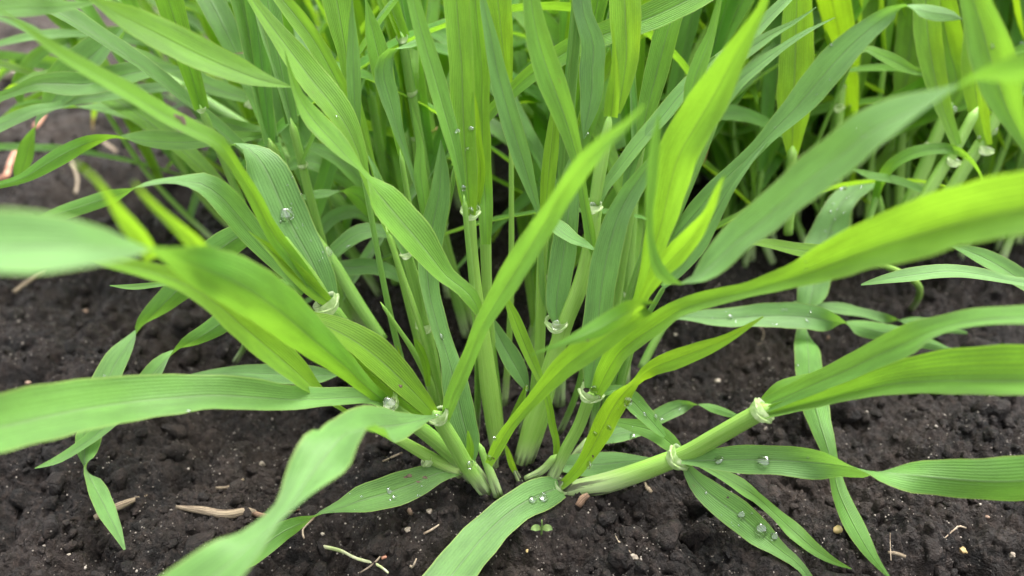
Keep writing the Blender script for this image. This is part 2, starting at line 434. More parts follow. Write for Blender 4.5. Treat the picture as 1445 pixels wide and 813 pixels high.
# ------------------------------------------------------------------ soil
def hash2(ix, iy, k):
    h = (ix.astype(np.int64) * 374761393 + iy.astype(np.int64) * 668265263 + k * 982451653) & 0xffffffff
    h = ((h ^ (h >> 13)) * 1274126177) & 0xffffffff
    return ((h ^ (h >> 16)) & 0xffffff) / float(0xffffff)
def vnoise(x, y, k=0):
    ix, iy = np.floor(x), np.floor(y); fx, fy = x - ix, y - iy
    fx, fy = fx*fx*(3-2*fx), fy*fy*(3-2*fy)
    a, b_, c, d = hash2(ix, iy, k), hash2(ix+1, iy, k), hash2(ix, iy+1, k), hash2(ix+1, iy+1, k)
    return (a*(1-fx)+b_*fx)*(1-fy) + (c*(1-fx)+d*fx)*fy - 0.5
def lumps(x, y, cell, k):
    """rounded clods: for every cell a dome of its own size, the highest wins"""
    X, Y = x / cell, y / cell; ix, iy = np.floor(X), np.floor(Y); best = np.zeros_like(X)
    for dx in (-1, 0, 1):
        for dy in (-1, 0, 1):
            cx, cy = ix + dx, iy + dy
            px_, py_ = cx + hash2(cx, cy, k), cy + hash2(cx, cy, k + 1); r = 0.32 + 0.62 * hash2(cx, cy, k + 2)
            d2 = ((X - px_)**2 + (Y - py_)**2) / (r * r)
            best = np.maximum(best, np.sqrt(np.clip(1 - d2, 0, 1)) * r)
    return best * cell
def soil_height(x, y, fine=None):
    fine = np.ones_like(x) if fine is None else fine
    wx = x + 0.5 * vnoise(x * 1.1, y * 1.1, 3) + 0.16 * vnoise(x * 4, y * 4, 5)
    wy = y + 0.5 * vnoise(x * 1.1, y * 1.1, 4) + 0.16 * vnoise(x * 4, y * 4, 6)
    h = 0.8 * vnoise(x / 7, y / 7, 1) + 0.5 * vnoise(x / 2.6, y / 2.6, 2)
    h += 0.36 * (lumps(wx, wy, 2.3, 10) - 0.9) * np.clip(1 + 1.6 * vnoise(x / 4, y / 4, 9), 0.2, 1.6)
    h += 0.72 * lumps(wx, wy, 0.95, 20) * np.clip(0.6 + 1.6 * vnoise(x / 2.2, y / 2.2, 8), 0.1, 1)
    h += fine * (0.80 * lumps(wx, wy, 0.42, 30) * np.clip(0.65 + 1.5 * vnoise(x / 1.2, y / 1.2, 18), 0.1, 1)
                 + 0.75 * lumps(x + 0.1 * vnoise(x * 9, y * 9, 7), y, 0.19, 40) + 0.7 * lumps(x, y, 0.095, 50) + 0.16 * vnoise(x * 7, y * 7, 12) + 0.10 * vnoise(x * 15, y * 15, 13))
    h -= 1.12
    # the crack and ledge in the soil behind the left leaves, and the crumbly shoulder in the lower right
    g = np.exp(-((x + 15.5 + 0.1 * (y - 38))**2) / 60) * np.exp(-((y - 37.5 - 0.10 * (x + 15))**2) / 3.0)
    h -= 2.3 * g
    h += 1.3 * np.exp(-((x + 16)**2) / 70 - ((y - 41)**2) / 6)
    h -= 0.8 * np.exp(-((x + 3.2)**2) / 9 - ((y - 21.5)**2) / 4)
    h -= 0.35 * np.exp(-((x - 4.5)**2) / 1.6 - ((y - 14.1)**2) / 0.5)
    flat = np.exp(-((x + 0.2)**2) / 3.5 - ((y - 16.0)**2) / 3.0)       # kept low round the foot of the clump
    return h * (1 - 0.55 * flat) - 0.1
rows = np.concatenate([-np.geomspace(3000, 12, 14), np.linspace(-9, 8.2, 12), np.exp(np.linspace(math.log(8.6), math.log(105), 900)), np.geomspace(108, 6000, 26)])
sN = np.linspace(-1, 1, 860)
sX = np.concatenate([-np.geomspace(70, 1.05, 16), sN, np.geomspace(1.05, 70, 16)])
wid = np.maximum(11.0, 0.72 * np.abs(rows) + 3.5)
GX = wid[:, None] * sX[None, :]; GY = np.broadcast_to(rows[:, None], GX.shape)
fine = np.clip((60 - np.abs(GY)) / 35, 0, 1) * (np.abs(sX)[None, :] <= 1.01)
GZ = soil_height(GX, GY, fine)
GZ = np.where((np.abs(GY) > 300) | (np.abs(sX)[None, :] > 1.01), -0.3, GZ)
soil = mesh_from('soil', np.stack([GX, GY, GZ], -1).reshape(-1, 3), grid_faces(len(rows), len(sX))[:, ::-1], SOIL)
soil['kind'] = 'structure'

import bmesh
def blob_shape(seed, sub=2, rough=0.28):
    bm = bmesh.new(); bmesh.ops.create_icosphere(bm, subdivisions=sub, radius=1.0)
    V = np.array([v.co[:] for v in bm.verts]); Fc = np.array([[v.index for v in f.verts] for f in bm.faces]); bm.free()
    r = np.random.RandomState(seed); K = r.normal(size=(7, 3)) * 2.2; ph = r.rand(7) * 6.3
    d = np.sin(V @ K.T + ph).mean(1) * rough * 2.4 + r.normal(size=len(V)) * rough * 0.14
    return V * (1 + d)[:, None] * np.array([1, r.uniform(.75, 1), r.uniform(.6, .9)]), Fc
def scatter(name, pts, sizes, shapes, m, sink=0.2):
    VV, FF, o = [], [], 0
    for (x, y, z), s_ in zip(pts, sizes):
        V, Fc = shapes[nr.randint(len(shapes))]
        a = nr.normal(size=(3, 3)); q, _ = np.linalg.qr(a)
        VV.append(V @ q * s_ + [x, y, z + s_ * (1 - 2 * sink)]); FF.append(Fc + o); o += len(V)
    ob = mesh_from(name, np.vstack(VV), np.vstack(FF), m); ob['kind'] = 'stuff'; return ob
def spots(n, ymax, power=1.6):
    y = 11 + (ymax - 11) * nr.rand(n)**power
    x = (nr.rand(n) * 2 - 1) * (0.70 * y + 2.5)
    return np.stack([x, y, soil_height(x, y)], -1)
sh = [blob_shape(i, 2, 0.42) for i in range(10)]

# ------------------------------------------------------------------ the shoots of the photograph
# front right: the thick shoot lying on the soil
shoot('thick pale green shoot lying low to the right, with two white collars along its stem',
  [('784,698,15,,15.7 800,693,25 850,683,31 900,667,30 950,648,28,,15.0', .85), ('948,649,25,,15.0 965,642,27 1010,617,27 1050,594,27 1077,579,27,,14.2', .75)],
  [('962,650,14,-20,14.7 990,650,26,-20 1035,649,36,0 1072,649,38,5,14.1 1109,650,38,10 1146,652,46,32 1190,657,50,62 1225,664,50,76,13.4 1262,668,46,115 1300,672,48,160 1350,677,58,190 1400,680,66,200 1480,676,72,205,12.2', .12, {'fold': .35}),
   ('966,655,10,,14.8 980,676,24 1005,700,36,,14.2 1040,726,40 1075,756,34,,13.7 1102,778,20 1125,795,14 1150,828,10,,12.5', .22, {'fold': .3}),
   ('985,655,8,,14.9 1010,667,14 1040,684,22 1068,702,15,40 1090,722,16,10 1118,748,23,,14.0 1145,772,19 1172,790,11 1202,803,1,,g.3', .35, {'fold': .3}),
   ('1082,572,22,,14.2 1140,546,28 1195,522,34 1245,498,40 1285,481,45 1320,466,38,-20 1360,455,37,-20 1400,450,38 1460,448,40,,11.8', .30, {'fold': .4, 'sway': 6}),
   ('1080,585,20,,14.1 1140,570,26 1200,555,34 1260,542,54 1320,538,72 1380,538,86 1480,538,92,,11.6', .48, {'fold': .85, 'sway': 4}),
   ('1080,568,16,,14.4 1105,550,26 1130,540,22 1165,528,10 1200,515,2,,14.3', .55, {})],
  [(958,646,14.95,14,-9,31), (1076,580,14.2,14,-8,31)])
shoot('small shoot at the foot of the clump, broad beaded grey-green blade lying toward the camera',
  [('778,694,12,,15.7 786,689,18 800,680,17,,15.6', .9)],
  [('792,686,12,,15.5 808,672,16 824,652,20 838,628,26 850,606,31 862,582,31 878,558,26,20 898,537,18,55 920,520,20,10 950,508,25 985,495,22 1022,480,14 1050,464,8 1077,447,2,,14.2', .88, {'fold': .2}),
   ('790,688,30,,15.5 765,697,46 735,712,44 705,735,48 680,760,56 655,790,60 630,822,64 598,862,66,,12.0', .14, {'fold': .16, 'ripple': .03, 'sway': 8})],
  [(790,686,15.6,8,-8,22)])
# front left
shoot('front left shoot, wet bead at its collar, blades reaching out to the left edge',
  [('668,676,20,,15.9 640,645,22 600,610,22 570,588,21 548,568,20,,14.9', .45)],
  [('548,570,19,180,14.9 520,548,24 490,520,37 440,478,60 390,436,76 340,402,78,180 290,380,66,170 255,366,50,145 228,357,42,110,10.0 205,353,44,80 175,352,58,45 125,350,82,20,8.6 60,349,94,5 0,350,98 -70,352,94,0,7.4', .62, {'fold': .42, 'sway': 4, 'tone2': .0}),
   ('550,575,14,,14.9 525,562,22 495,561,26 460,563,30 411,564,38 361,561,48 300,558,54 240,562,62 190,567,68,,12.2 120,577,78 60,589,84 0,603,84 -60,616,84,,9.5', .22, {'fold': .45, 'sway': 5}),
   ('300,380,26,,11.4 275,345,24 250,321,17 225,298,12 205,278,8 188,257,2,,9.2', .72, {'sway': 4}),
   ('215,366,20,,10.7 196,336,26 178,314,23 160,288,14 145,265,8 120,240,6 97,225,1,,9.0', .7, {'sway': 4})],
  [(547,568,14.85,-14,-12,27)])
shoot('shoot with glowing yellow-green blades and one blurred grey-green blade folding down toward the camera',
  [('686,696,18,,15.3 672,676,21 655,652,22 640,625,22 617,588,21,,14.8', .55)],
  [('613,586,16,,14.9 585,555,32 560,530,44 530,503,50 495,478,46 460,460,34 430,450,22 390,432,14 350,410,2,,15.6', .95, {'fold': .4}),
   ('606,592,12,,14.85 570,565,24 540,540,26 505,513,22 470,492,10 440,478,2,,15.4', .9, {'fold': .5}),
   ('622,586,8,60,14.6 604,590,16,40 572,598,36,10 545,602,54,0,12.4 522,604,66,20 502,608,74,52 484,616,80,40,10.6 458,646,80,0 430,684,64,25 405,718,50,48,9.2 375,750,60,50 338,784,74,25,8.3 285,826,84,0 220,875,86,,7.6', .15, {'fold': .3, 'sway': 3}),
   ('628,596,10,,15.0 636,566,20 650,533,23 665,498,22 680,460,24 700,426,30 727,383,38 750,345,38 772,310,33,15 796,268,32,40,12.6 820,236,29,30 850,205,24,10 880,180,15 912,146,1,,10.8', .26, {'fold': .35, 'sway': 6})],
  [(618,586,14.8,-10,-13,25)])
shoot('short shoot with a broad blue-green blade standing upright behind the collar with the large bead',
  [('690,692,14,,15.6 678,674,17 662,655,18,,15.5', .5)],
  [('660,660,12,,15.6 662,632,30 652,590,40 642,545,40 632,505,32,20 618,462,30 606,415,34 603,360,38 612,310,38 620,270,32 622,235,20 622,197,1,,18.0', .10, {'fold': .3}),
   ('662,650,9,,15.4 663,630,11 660,608,2,,15.3', .6, {})],
  [(661,657,15.5,-3,-14,20)])
shoot('pale lying shoot with a torn brown-spotted blade resting on the soil at lower left',
  [('650,668,17,,15.6 610,647,18 575,627,16 540,608,12,,15.2', .9)],
  [('652,664,10,,15.6 618,668,26 582,683,40 545,696,42 510,706,38,,g.7 480,717,26,25 452,726,22,60 426,738,24,130 400,750,27,155,g.6 372,770,30,180 345,793,22 328,808,2,,g.3', .24, {'fold': .25, 'ripple': .035}),
   ('542,612,12,,15.2 505,592,9 475,573,8 445,550,20 420,527,36 385,497,48 345,463,46 300,425,38 255,398,30 205,382,24 150,370,16 100,364,2,,11.5', .72, {'fold': .35})],
  [(602,648,15.45,-12,-5,19)])
shoot('short stubby shoot with a cut top and one long blade that folds back',
  [('703,699,15,,15.2 692,668,13 684,648,10 678,630,9,,15.4', .55)],
  [('690,655,11,,15.2 704,628,19 722,600,16 745,573,18 770,545,24 800,515,34 835,490,38 868,466,36 895,444,30,20,13.0 910,430,34,75,12.6 895,436,36,120 870,450,34,150 835,468,24,170 800,482,12,170 748,502,1,170,11.6', .66, {'fold': .3, 'sway': 4})])
# middle of the clump
shoot('shoot at centre left with thin white claws round its stem and a bright lance-shaped blade',
  [('612,596,14,,17.6 616,560,17 608,500,19 597,455,19 586,400,18 573,356,14,,17.6', .6)],
  [('676,442,10,,15.4 668,424,22 650,405,22 632,392,26 612,368,38 590,340,50 560,305,54 535,275,44 514,248,20,50 490,222,30,20 465,195,40 440,167,34 422,138,17 411,108,8 402,72,1,,17.0', .58, {'fold': .3}),
   ('574,360,12,,17.5 560,330,14 545,290,12 533,250,10 520,220,2,,18.4', .2, {})],
  [(600,458,17.5,-3,-14,22), (574,356,17.6,-4,-12,18)])
shoot('thin cut yellow-green twig with a tiny spike leaf beside the stem with white claws',
  [('612,580,12,,17.0 606,540,11 593,512,10 580,490,8 565,468,6 550,446,6 538,428,4,,16.9', .7)],
  [('592,600,7,,17.0 578,562,7 571,533,8 566,508,5 561,488,1,,17.0', .85, {}), ('604,545,6,,16.7 596,500,12 590,488,10 585,478,3,,16.7', .6, {})], name='cereal_shoot')
shoot('tall straight pale stem at the centre, drop in its collar, wide yellow-green blade above',
  [('703,640,20,,16.7 698,600,26 690,545,27 682,480,22 674,420,16 668,360,14 664,300,15,,17.4', .95)],
  [('664,304,15,,17.15 661,275,28,,17.2 658,240,35 655,190,36 653,140,37 652,100,37 648,50,38 644,0,39 640,-60,38,,18.6', .66, {'fold': .45, 'sway': 5}),
   ('668,305,10,,17.6 676,270,12 678,235,14 672,200,16 670,160,12 668,130,3,,17.7', .9, {})],
  [(664,298,17.4,0,-14,23)])
shoot('tall yellow-green shoot directly behind the straight pale stem at the centre',
  [('706,640,16,,17.3 700,560,16 692,480,15 687,400,15 685,330,17 684,270,20,,17.9', .8)],
  [('686,345,13,,17.25 685,300,22,,17.5 684,270,24,,17.8 682,235,25 681,200,26 680,150,23 680,100,26 676,55,27 671,5,27 666,-60,24,,19.0', .62, {'fold': .4, 'sway': 6}),
   ('745,552,4,,17.4 734,530,24 720,505,30 705,478,22 694,455,12 684,440,3,,17.8', .12, {})])
shoot('fat-footed pale shoot whose tall upper blade is yellow-green with a crinkled edge',
  [('735,652,22,,16.3 752,600,30 768,550,26 783,500,25 800,450,23 820,400,24 834,340,22 840,292,20,,17.4', .92), ('838,292,16,,17.4 846,245,19 853,205,18 860,165,9,,17.9', .75)],
  [('862,165,20,,17.8 866,130,20 868,100,12 866,60,4 864,30,1,,18.0', .8, {'ripple': .05}),
   ('872,160,8,,17.9 878,125,28 884,80,40 883,35,47 881,-10,49 878,-70,48,,19.2', .88, {'fold': .5, 'ripple': .05, 'sway': 6}),
   ('842,292,12,,17.5 850,270,14 872,240,18 895,210,22 925,175,22 952,140,20,,19.2 980,110,14 1010,80,4', .3, {'fold': .5})],
  [(836,290,17.4,2,-14,24)])
shoot('slim upright yellow-green shoot in the gap right of the centre stems',
  [('747,618,18,,17.0 757,540,17 762,480,15 763,406,14 766,350,15 770,300,18,,17.8', .95)],
  [('770,302,16,,17.8 773,255,21 778,205,21 782,165,14 785,135,2,,18.4', .85, {'fold': .3})])
shoot('shoot with a wide blue-green blade standing above a beaded collar, right of centre',
  [('745,650,18,,16.5 762,600,20 775,540,22 784,500,18 787,460,14,,16.9', .85)],
  [('787,457,12,,16.9 785,438,27 788,405,34 795,360,37 800,320,34 804,285,30 808,240,23 813,212,4,,18.2', .10, {'fold': .2}),
   ('838,352,3,,16.2 825,345,12,20 808,338,22,40 790,325,28 778,312,20 770,295,6,,17.6', .15, {})],
  [(785,455,16.8,1,-14,26)])
shoot('stout shoot right of centre, ragged white wet collar, broad grey and yellow-green blades',
  [('772,690,14,,15.8 786,660,19 800,632,18 815,605,18 832,560,18,,15.7', .7)],
  [('832,548,15,,15.7 838,515,32 843,470,44 846,430,40 852,385,42 862,340,40 873,305,34 888,275,30,20 905,248,26,40 925,222,22,55 948,196,12,60 970,170,2,60,16.9', .06, {'fold': .2, 'sway': 6}),
   ('842,556,18,,15.5 858,523,32 875,497,36 900,477,36 930,457,34 960,438,30 990,428,28 1020,420,26 1050,413,24 1085,403,30,,13.3 1140,385,44 1185,368,62 1240,348,76 1300,330,90 1370,310,94 1480,290,98,,9.6', .60, {'fold': .55, 'sway': 3}),
   ('848,540,10,,15.8 885,470,18 905,420,22 915,385,26 925,345,34 937,300,46 947,255,56 960,215,62 980,180,62 1005,138,58 1030,92,44 1055,48,26 1078,5,12 1090,-30,4,,14.0', .55, {'fold': .45, 'sway': 5}),
   ('905,425,12,,14.6 930,385,24 955,358,32 980,330,26 1000,300,14 1014,265,8 1022,248,1,,12.6', .66, {'sway': 4}),
   ('846,558,9,,15.9 866,550,13 885,560,24 905,580,26 922,598,22 938,616,5,,15.8', .28, {})],
  [(835,552,15.65,3,-14,30)])
shoot('bright yellow blade bent down into the foot of the clump like a strap',
  [('742,676,10,,15.8 765,664,12 782,645,10,,15.7', .85)],
  [('784,650,8,,15.7 785,625,10 779,600,11 775,575,11 766,545,13,30 755,520,18 744,495,20 732,466,20 722,440,15 713,420,5,,16.6', 1.0, {'fold': .2})])
shoot('long grey-green blade with pale midrib, arching up right and folding over at its crest',
  [],
  [('900,400,10,,17.6 935,352,17 960,325,22 985,297,29 1010,267,27 1035,242,23 1062,216,21 1090,186,25 1120,156,37 1150,121,45 1180,86,46 1210,56,37 1240,31,27 1262,14,22,60,16.6 1276,8,22,85 1292,12,22,120 1320,18,24,150 1345,22,14 1358,27,1,150,17.0', .03, {'auto': '835,610', 'fold': .22, 'sway': 5})], root='835,610')
shoot('blurred pale blade crossing diagonally at upper right, its foot curling like a yellow hook',
  [],
  [('1560,85,50,,9.0 1500,92,52,150 1450,98,50,150 1405,106,38,140 1372,114,30,110,10.6 1334,134,34,40 1284,158,50,10 1234,183,60,0 1180,225,62 1130,264,62 1080,308,60 1035,345,54,,12.6 1000,378,42,20 975,398,34,60 952,402,30,110 932,386,22,150 920,350,12,170,12.8 916,305,12,170 920,250,16,170 924,205,14,170 930,160,2,170,12.6', .12, {'auto': '1600,860', 'fold': .2, 'sway': 3, 'sky': 58})], root='1600,860', group='cereal shoots rooted outside the right edge')
# upper middle blades
MID = [
 ('soft green blade crossing just left of the centre stems, tapering downward', [('656,285,6,,16.9 648,240,14 636,190,23 626,155,27 615,115,28 603,75,26 592,35,22 582,-5,18 570,-60,14,,18.0', .42, {})], '672,600'),
 ('blue-green blade looped over at its top beside the centre stems', [('600,300,4,,18.0 585,255,7 572,215,9 563,190,14 555,160,22 547,130,29 541,105,28 543,85,24,30 550,72,22,70 566,66,15,120 590,58,15,150 606,52,4,150,18.6', .08, {'ripple': .05})], '607,590'),
 ('narrow pale upright blade left of the looped blade', [('506,215,4,,17.8 502,165,15 500,130,20 499,90,20 498,50,14 497,10,4 497,-8,1,,18.2', .12, {})], '600,610'),
 ('wide light green blade rising left of the narrow pale blade', [('530,250,8,,19.2 508,160,12 494,115,16 487,70,26 480,30,38 474,-5,44 466,-70,40,,20.4', .62, {})], '612,560'),
 ('soft green blade with a pointed top seen behind the looped blade', [('566,220,8,,19.6 552,150,18 542,110,30 532,70,30 525,40,22 518,8,6 515,-5,1,,20.2', .5, {})], '620,560'),
 ('tiny pointed grey blade low in the centre left gap', [('608,350,5,,17.6 602,310,13 597,272,18 593,240,18 593,205,10 587,178,6 582,152,1,,17.8', .2, {})], '615,580'),
 ('big diagonal bright green blade from the upper left, tiny drop on it', [('548,330,6,,16.6 530,290,10 514,245,14 505,215,24 490,180,34 470,150,44 440,113,46 410,73,36 380,33,24 355,-2,14 330,-40,6,,18.6', .68, {'fold': .35})], '640,620'),
 ('bright blade parallel behind the big diagonal one', [('540,260,6,,18.4 512,200,12 498,160,20 480,125,25 462,90,25 440,53,25 415,20,25 392,-8,20 360,-50,10,,20.0', .72, {'fold': .4})], '620,560'),
 ('dark blue-green blade tapering downward to the right of the centre stems', [('764,312,4,,17.4 757,290,9 746,255,19 734,215,27 722,175,28 712,140,28 702,100,25 692,50,19 683,10,12 678,-20,4,,18.2', .10, {})], '735,600'),
 ('long soft green blade leaning left, widest near the top, over the gap', [('838,365,6,,16.5 834,340,15 829,310,15 823,275,13 818,240,14 812,215,20 802,180,27 790,145,35 775,105,39 762,65,36 754,30,30 749,-5,24 745,-60,20,,17.6', .42, {})], '790,600'),
 ('bright yellow upright blade in the sunlit back of the centre', [('722,210,8,,20.2 718,150,16 714,110,20 710,70,30 706,30,36 702,-5,40 698,-60,36,,21.5', 1.0, {})], '712,560'),
 ('saturated green strap crossing diagonally up right behind the tall blades', [('640,235,8,,19.2 680,176,12 700,150,16 722,130,18 740,113,20 765,95,24 790,79,27 820,62,29 860,46,31 905,30,35 950,10,38 985,-8,40 1040,-40,36,,20.4', .55, {'fold': .3})], '640,520'),
 ('broad blue-green hanging blade with a drop at its pointed tip', [('818,-40,24,,19.0 820,0,27 826,30,27 834,50,30 838,70,35 836,95,36 835,130,33 830,160,23 826,182,10 824,196,2,,18.4', .0, {'fold': .2})], '790,560'),
 ('wide green blade behind the crinkled one, right side', [('905,200,14,,19.4 912,160,26 925,110,34 938,60,36 950,20,34 965,-20,30,,21.0', .55, {})], '850,560'),
 ('slim light blade right of the crinkled blade', [('968,170,6,,18.0 978,120,24 990,85,24 1003,50,14 1012,15,9 1022,-30,4,,19.0', .5, {})], '860,600'),
 ('narrow blue blade leaning right behind the broad grey one', [('880,300,8,,18.0 905,200,20 935,165,24 965,128,24 1010,90,22 1050,60,20 1090,20,18 1130,-20,12,,20.2', .16, {})], '840,600'),
 ('two-pronged thin pale blade tip at the upper right of the clump', [('1010,170,10,,17.6 1040,118,18 1070,92,17 1100,70,11 1130,50,8 1178,25,1,,18.6', .15, {}), ('1000,130,10,,17.8 1030,92,18 1062,66,17 1090,48,11 1120,32,6 1152,10,1,,18.6', .2, {})], '860,600'),
 ('pale bluish blade rising behind the hooked yellow blade', [('935,405,8,,16.4 960,380,16 985,345,24 1010,300,20 1030,265,16 1060,225,10 1082,200,2,,17.0', .1, {})], '850,600'),
]
for lab, bl, rt in MID:
    shoot('shoot with a ' + lab, [], [(b_[0], b_[1], dict(b_[2], auto=rt)) for b_ in bl], root=rt)
# left shoot with the big clear bead
shoot('shoot with wide pale collar, grey blade with one large bead, long brown-spotted blade',
  [('575,585,16,,17.9 530,525,20 500,480,21 470,438,20,,16.6', .45), ('458,424,20,,16.4 440,396,22 418,366,20 398,338,16,,16.0', .8)],
  [('466,432,26,,16.6 452,398,44 437,365,50 420,335,58 403,303,62 388,268,62 375,240,58 362,220,46,20 346,207,32,50 330,204,20,80 318,212,10,90,17.8', .05, {'fold': .15, 'sway': 5, 'ripple': .04}),
   ('450,415,16,,16.2 416,370,22 392,340,23 375,312,21 362,285,21 348,260,19 334,238,17 318,214,19 304,200,24,20 277,186,28 240,167,30 208,148,30 170,125,28 138,107,26 105,88,23 70,65,18 40,42,10 0,15,3 -14,5,1,,13.0', .55, {'fold': .3, 'sway': 6}),
   ('462,426,16,,16.2 436,404,25 410,380,25 385,356,18 361,335,4 350,326,1,,15.4', .75, {'fold': .5}),
   ('430,412,14,,16.7 395,372,26 372,348,32 352,325,36 330,298,38 308,275,38 285,260,32,10 262,256,26,30 238,256,24,50 212,260,22,75 190,266,17,100 165,276,20,150 140,283,22,180 110,293,22,180 70,305,16,180 40,312,2,,15.2', .14, {'fold': .25, 'ripple': .05, 'sway': 5})],
  [(461,428,16.3,-12,-14,32)])
shoot('shoot with two drooping twisted blades whose tips touch the soil at far lower left',
  [('540,480,16,,19.6 500,420,18 470,370,16 440,330,14,,20.2', .4)],
  [('440,330,12,180,20.0 400,310,20 370,318,28 335,335,38 303,358,44 275,385,44 250,410,38,180 225,435,30,160 207,453,28,130 196,466,28,90,19.0 184,483,28,40 166,508,34,15 150,540,38,0 136,575,36,-40 126,605,38,-150 120,632,38,-140 120,656,32,-108,16.1 130,678,26,-50 143,705,26,-10 155,730,23,0 165,750,15 176,776,3,0,g.35', .16, {'fold': .3, 'sway': 4}),
   ('470,372,10,180,19.6 420,395,20 370,420,26 330,442,30 305,461,30,180 283,475,26,160 262,487,24,125 248,496,22,90 234,508,23,40 220,523,26,10 205,542,26 190,562,25 160,592,22 130,618,18 104,636,14 80,650,12 49,661,1,10,g.3', .18, {'fold': .3, 'sway': 4}),
   ('478,528,3,,18.0 450,530,22 415,529,26 375,528,26 340,526,20 300,528,14 262,531,1,,18.6', .12, {'fold': .3})])
shoot('lone narrow blade tip lying over bare soil at left', [], [('260,396,6,,17.0 220,402,7 185,405,7 155,403,1,,17.0', .3, {'auto': '330,500'})], root='330,500')
shoot('low dark shoot left of the centre stems with small drop-spotted blades curling over the soil',
  [('590,430,14,,22 575,390,14 560,350,14 552,325,13,,22', .4)],
  [('572,398,8,,21.5 548,383,18 520,376,20 492,378,20 468,375,8 455,380,2,,21', .1, {}),
   ('556,334,10,,21.5 540,328,20 512,328,24 482,346,20 464,365,14 455,385,3,,20.5', .12, {}),
   ('535,310,12,180,22.5 522,296,24 510,281,28,170 497,272,24,140 484,270,14,90 465,274,16,20 440,276,14,0 419,284,2,,21.5', .2, {}),
   ('560,345,10,,22.4 540,300,20 515,262,26 490,235,28 460,215,22 430,205,8,,23.5', .35, {})])
shoot('dark shoot whose drooping blade folds over the soil between the centre and the left clump',
  [('560,400,13,,24.5 540,340,13 520,290,13,,24.6', .35)],
  [('522,295,10,,24.5 500,262,22 470,240,30 440,228,28 415,232,18 400,245,3,,24', .3, {}),
   ('530,320,9,,24 505,300,18 475,305,22 450,330,18 430,355,4,,23', .25, {})])
# upper left: shoots lying out over the soil
shoot('dark shoot lying out to the upper left, ending in a twisted hanging blue blade',
  [('490,300,18,,26 440,246,18 385,208,18 335,172,17 300,150,17 262,125,16,,27', .25), ('262,125,14,,27 215,98,18 185,78,18 160,62,15,,27.5', .3)],
  [('262,127,8,,26.5 235,124,14 210,126,16 170,131,17 140,136,17 110,140,14 85,149,13,30 50,156,15,20 25,166,17 -10,182,18,,23', .12, {}),
   ('165,60,12,,27 175,38,5,,25 160,52,22 140,70,40 116,92,46 92,116,46 75,142,30,20 62,158,18,50 53,174,16,90 46,190,18,140 40,208,24,160 37,222,25 32,238,22 24,262,2,160,24', .12, {'fold': .35}),
   ('260,98,6,,25.6 230,98,14 200,101,26 160,110,32 120,119,30 80,118,28 50,119,18 25,128,12 -8,140,12,,23', .22, {'fold': .3})])
shoot('second dark stem beside it, with a short blade leaving its collar toward the left',
  [('470,270,16,,25 430,222,17 400,182,16 355,142,15,,25.6', .35)],
  [('355,142,12,,25.6 330,134,22 300,124,26 270,110,26 235,96,14 205,80,14 180,66,6,,26', .4, {}),
   ('400,200,6,,24 370,188,14 335,178,15 300,172,13 275,170,2,,24', .35, {}),
   ('378,190,5,,23 345,194,16 300,198,22 260,201,28 220,200,30 190,198,28,20 165,195,24,60 148,196,20,100 120,203,20,150 90,217,24,180 60,235,22 35,250,15 -10,263,9,180,20', .45, {'fold': .3})],
  [(355,142,25.6,-12,-12,20)])
shoot('shoot with a limp narrow blade hooked over beyond the twisted one',
  [('470,290,16,,31 400,215,14 330,150,12 260,90,12,,31', .3)],
  [('260,92,8,,31 215,62,10 175,54,15 140,50,9 110,48,10 70,49,14 35,54,13 -8,64,8,,28', .14, {}),
   ('150,48,4,,31 100,54,10 80,62,12 60,73,14 42,88,16 30,108,16 25,130,16 32,150,3,,29', .3, {}),
   ('240,172,3,,29 220,168,16 185,159,24 150,154,21,30 125,152,16,70 95,151,15,130 65,147,14,170 40,146,9 14,154,1,,26', .25, {}),
   ('240,64,6,,31 180,44,10 130,48,24 105,36,26 80,20,24 60,5,10,,30', .6, {})])
shoot('large yellow-green blade slanting down from the top left corner toward a point',
  [], [('60,-60,24,,15.5 100,-25,10 138,3,12 175,24,34 210,42,44 245,60,48 275,75,47 305,89,44 335,101,36 362,111,26 388,118,14 412,123,1,,16.5', .62, {'auto': '120,30', 'fold': .3, 'sway': 5})], root='120,30', group='cereal shoots rooted outside the left edge')
shoot('broad pale-ribbed blade tip entering at the very top left corner',
  [], [('-60,14,24,,15 0,13,24 35,12,24 70,11,20 105,8,12 135,4,2,,16', .3, {'auto': '-100,120', 'sway': 5})], root='-100,120', group='cereal shoots rooted outside the left edge')
# right of the clump
shoot('shoot behind the lying one, with drop-covered low blades twisting to pale tips',
  [('800,668,14,,16.6 815,640,13 830,622,12,,17.0', .6)],
  [('830,624,12,,17.0 860,615,26 900,606,27 935,587,25 958,575,20,30 975,571,16,75,17.6 992,572,16,120 1010,577,14,160 1030,584,10 1050,591,1,170,17.8', .12, {}),
   ('850,592,5,,16.4 890,600,16 920,608,24 945,625,22 965,645,8,,15.6', .42, {}),
   ('782,656,8,,16.2 810,656,28 840,656,34 870,653,30 905,650,12 930,650,3,,15.9', .10, {})])
shoot('shoot with long low pale blades lying flat across the soil to the right',
  [('905,520,12,,20 925,480,12 945,446,11,,20.6', .4)],
  [('945,446,10,,20.6 985,448,20 1020,450,27 1060,447,31 1100,446,34 1140,448,33 1168,452,28,30 1193,456,26,80 1215,462,24,140 1240,468,26,170 1270,474,27 1310,484,18 1350,498,3,170,21', .10, {'fold': .35}),
   ('1120,428,6,,22.4 1155,433,13 1190,437,18 1220,443,15 1248,449,13,40 1268,452,14,100 1290,455,18,160 1325,461,16 1365,470,3,160,22', .15, {})])
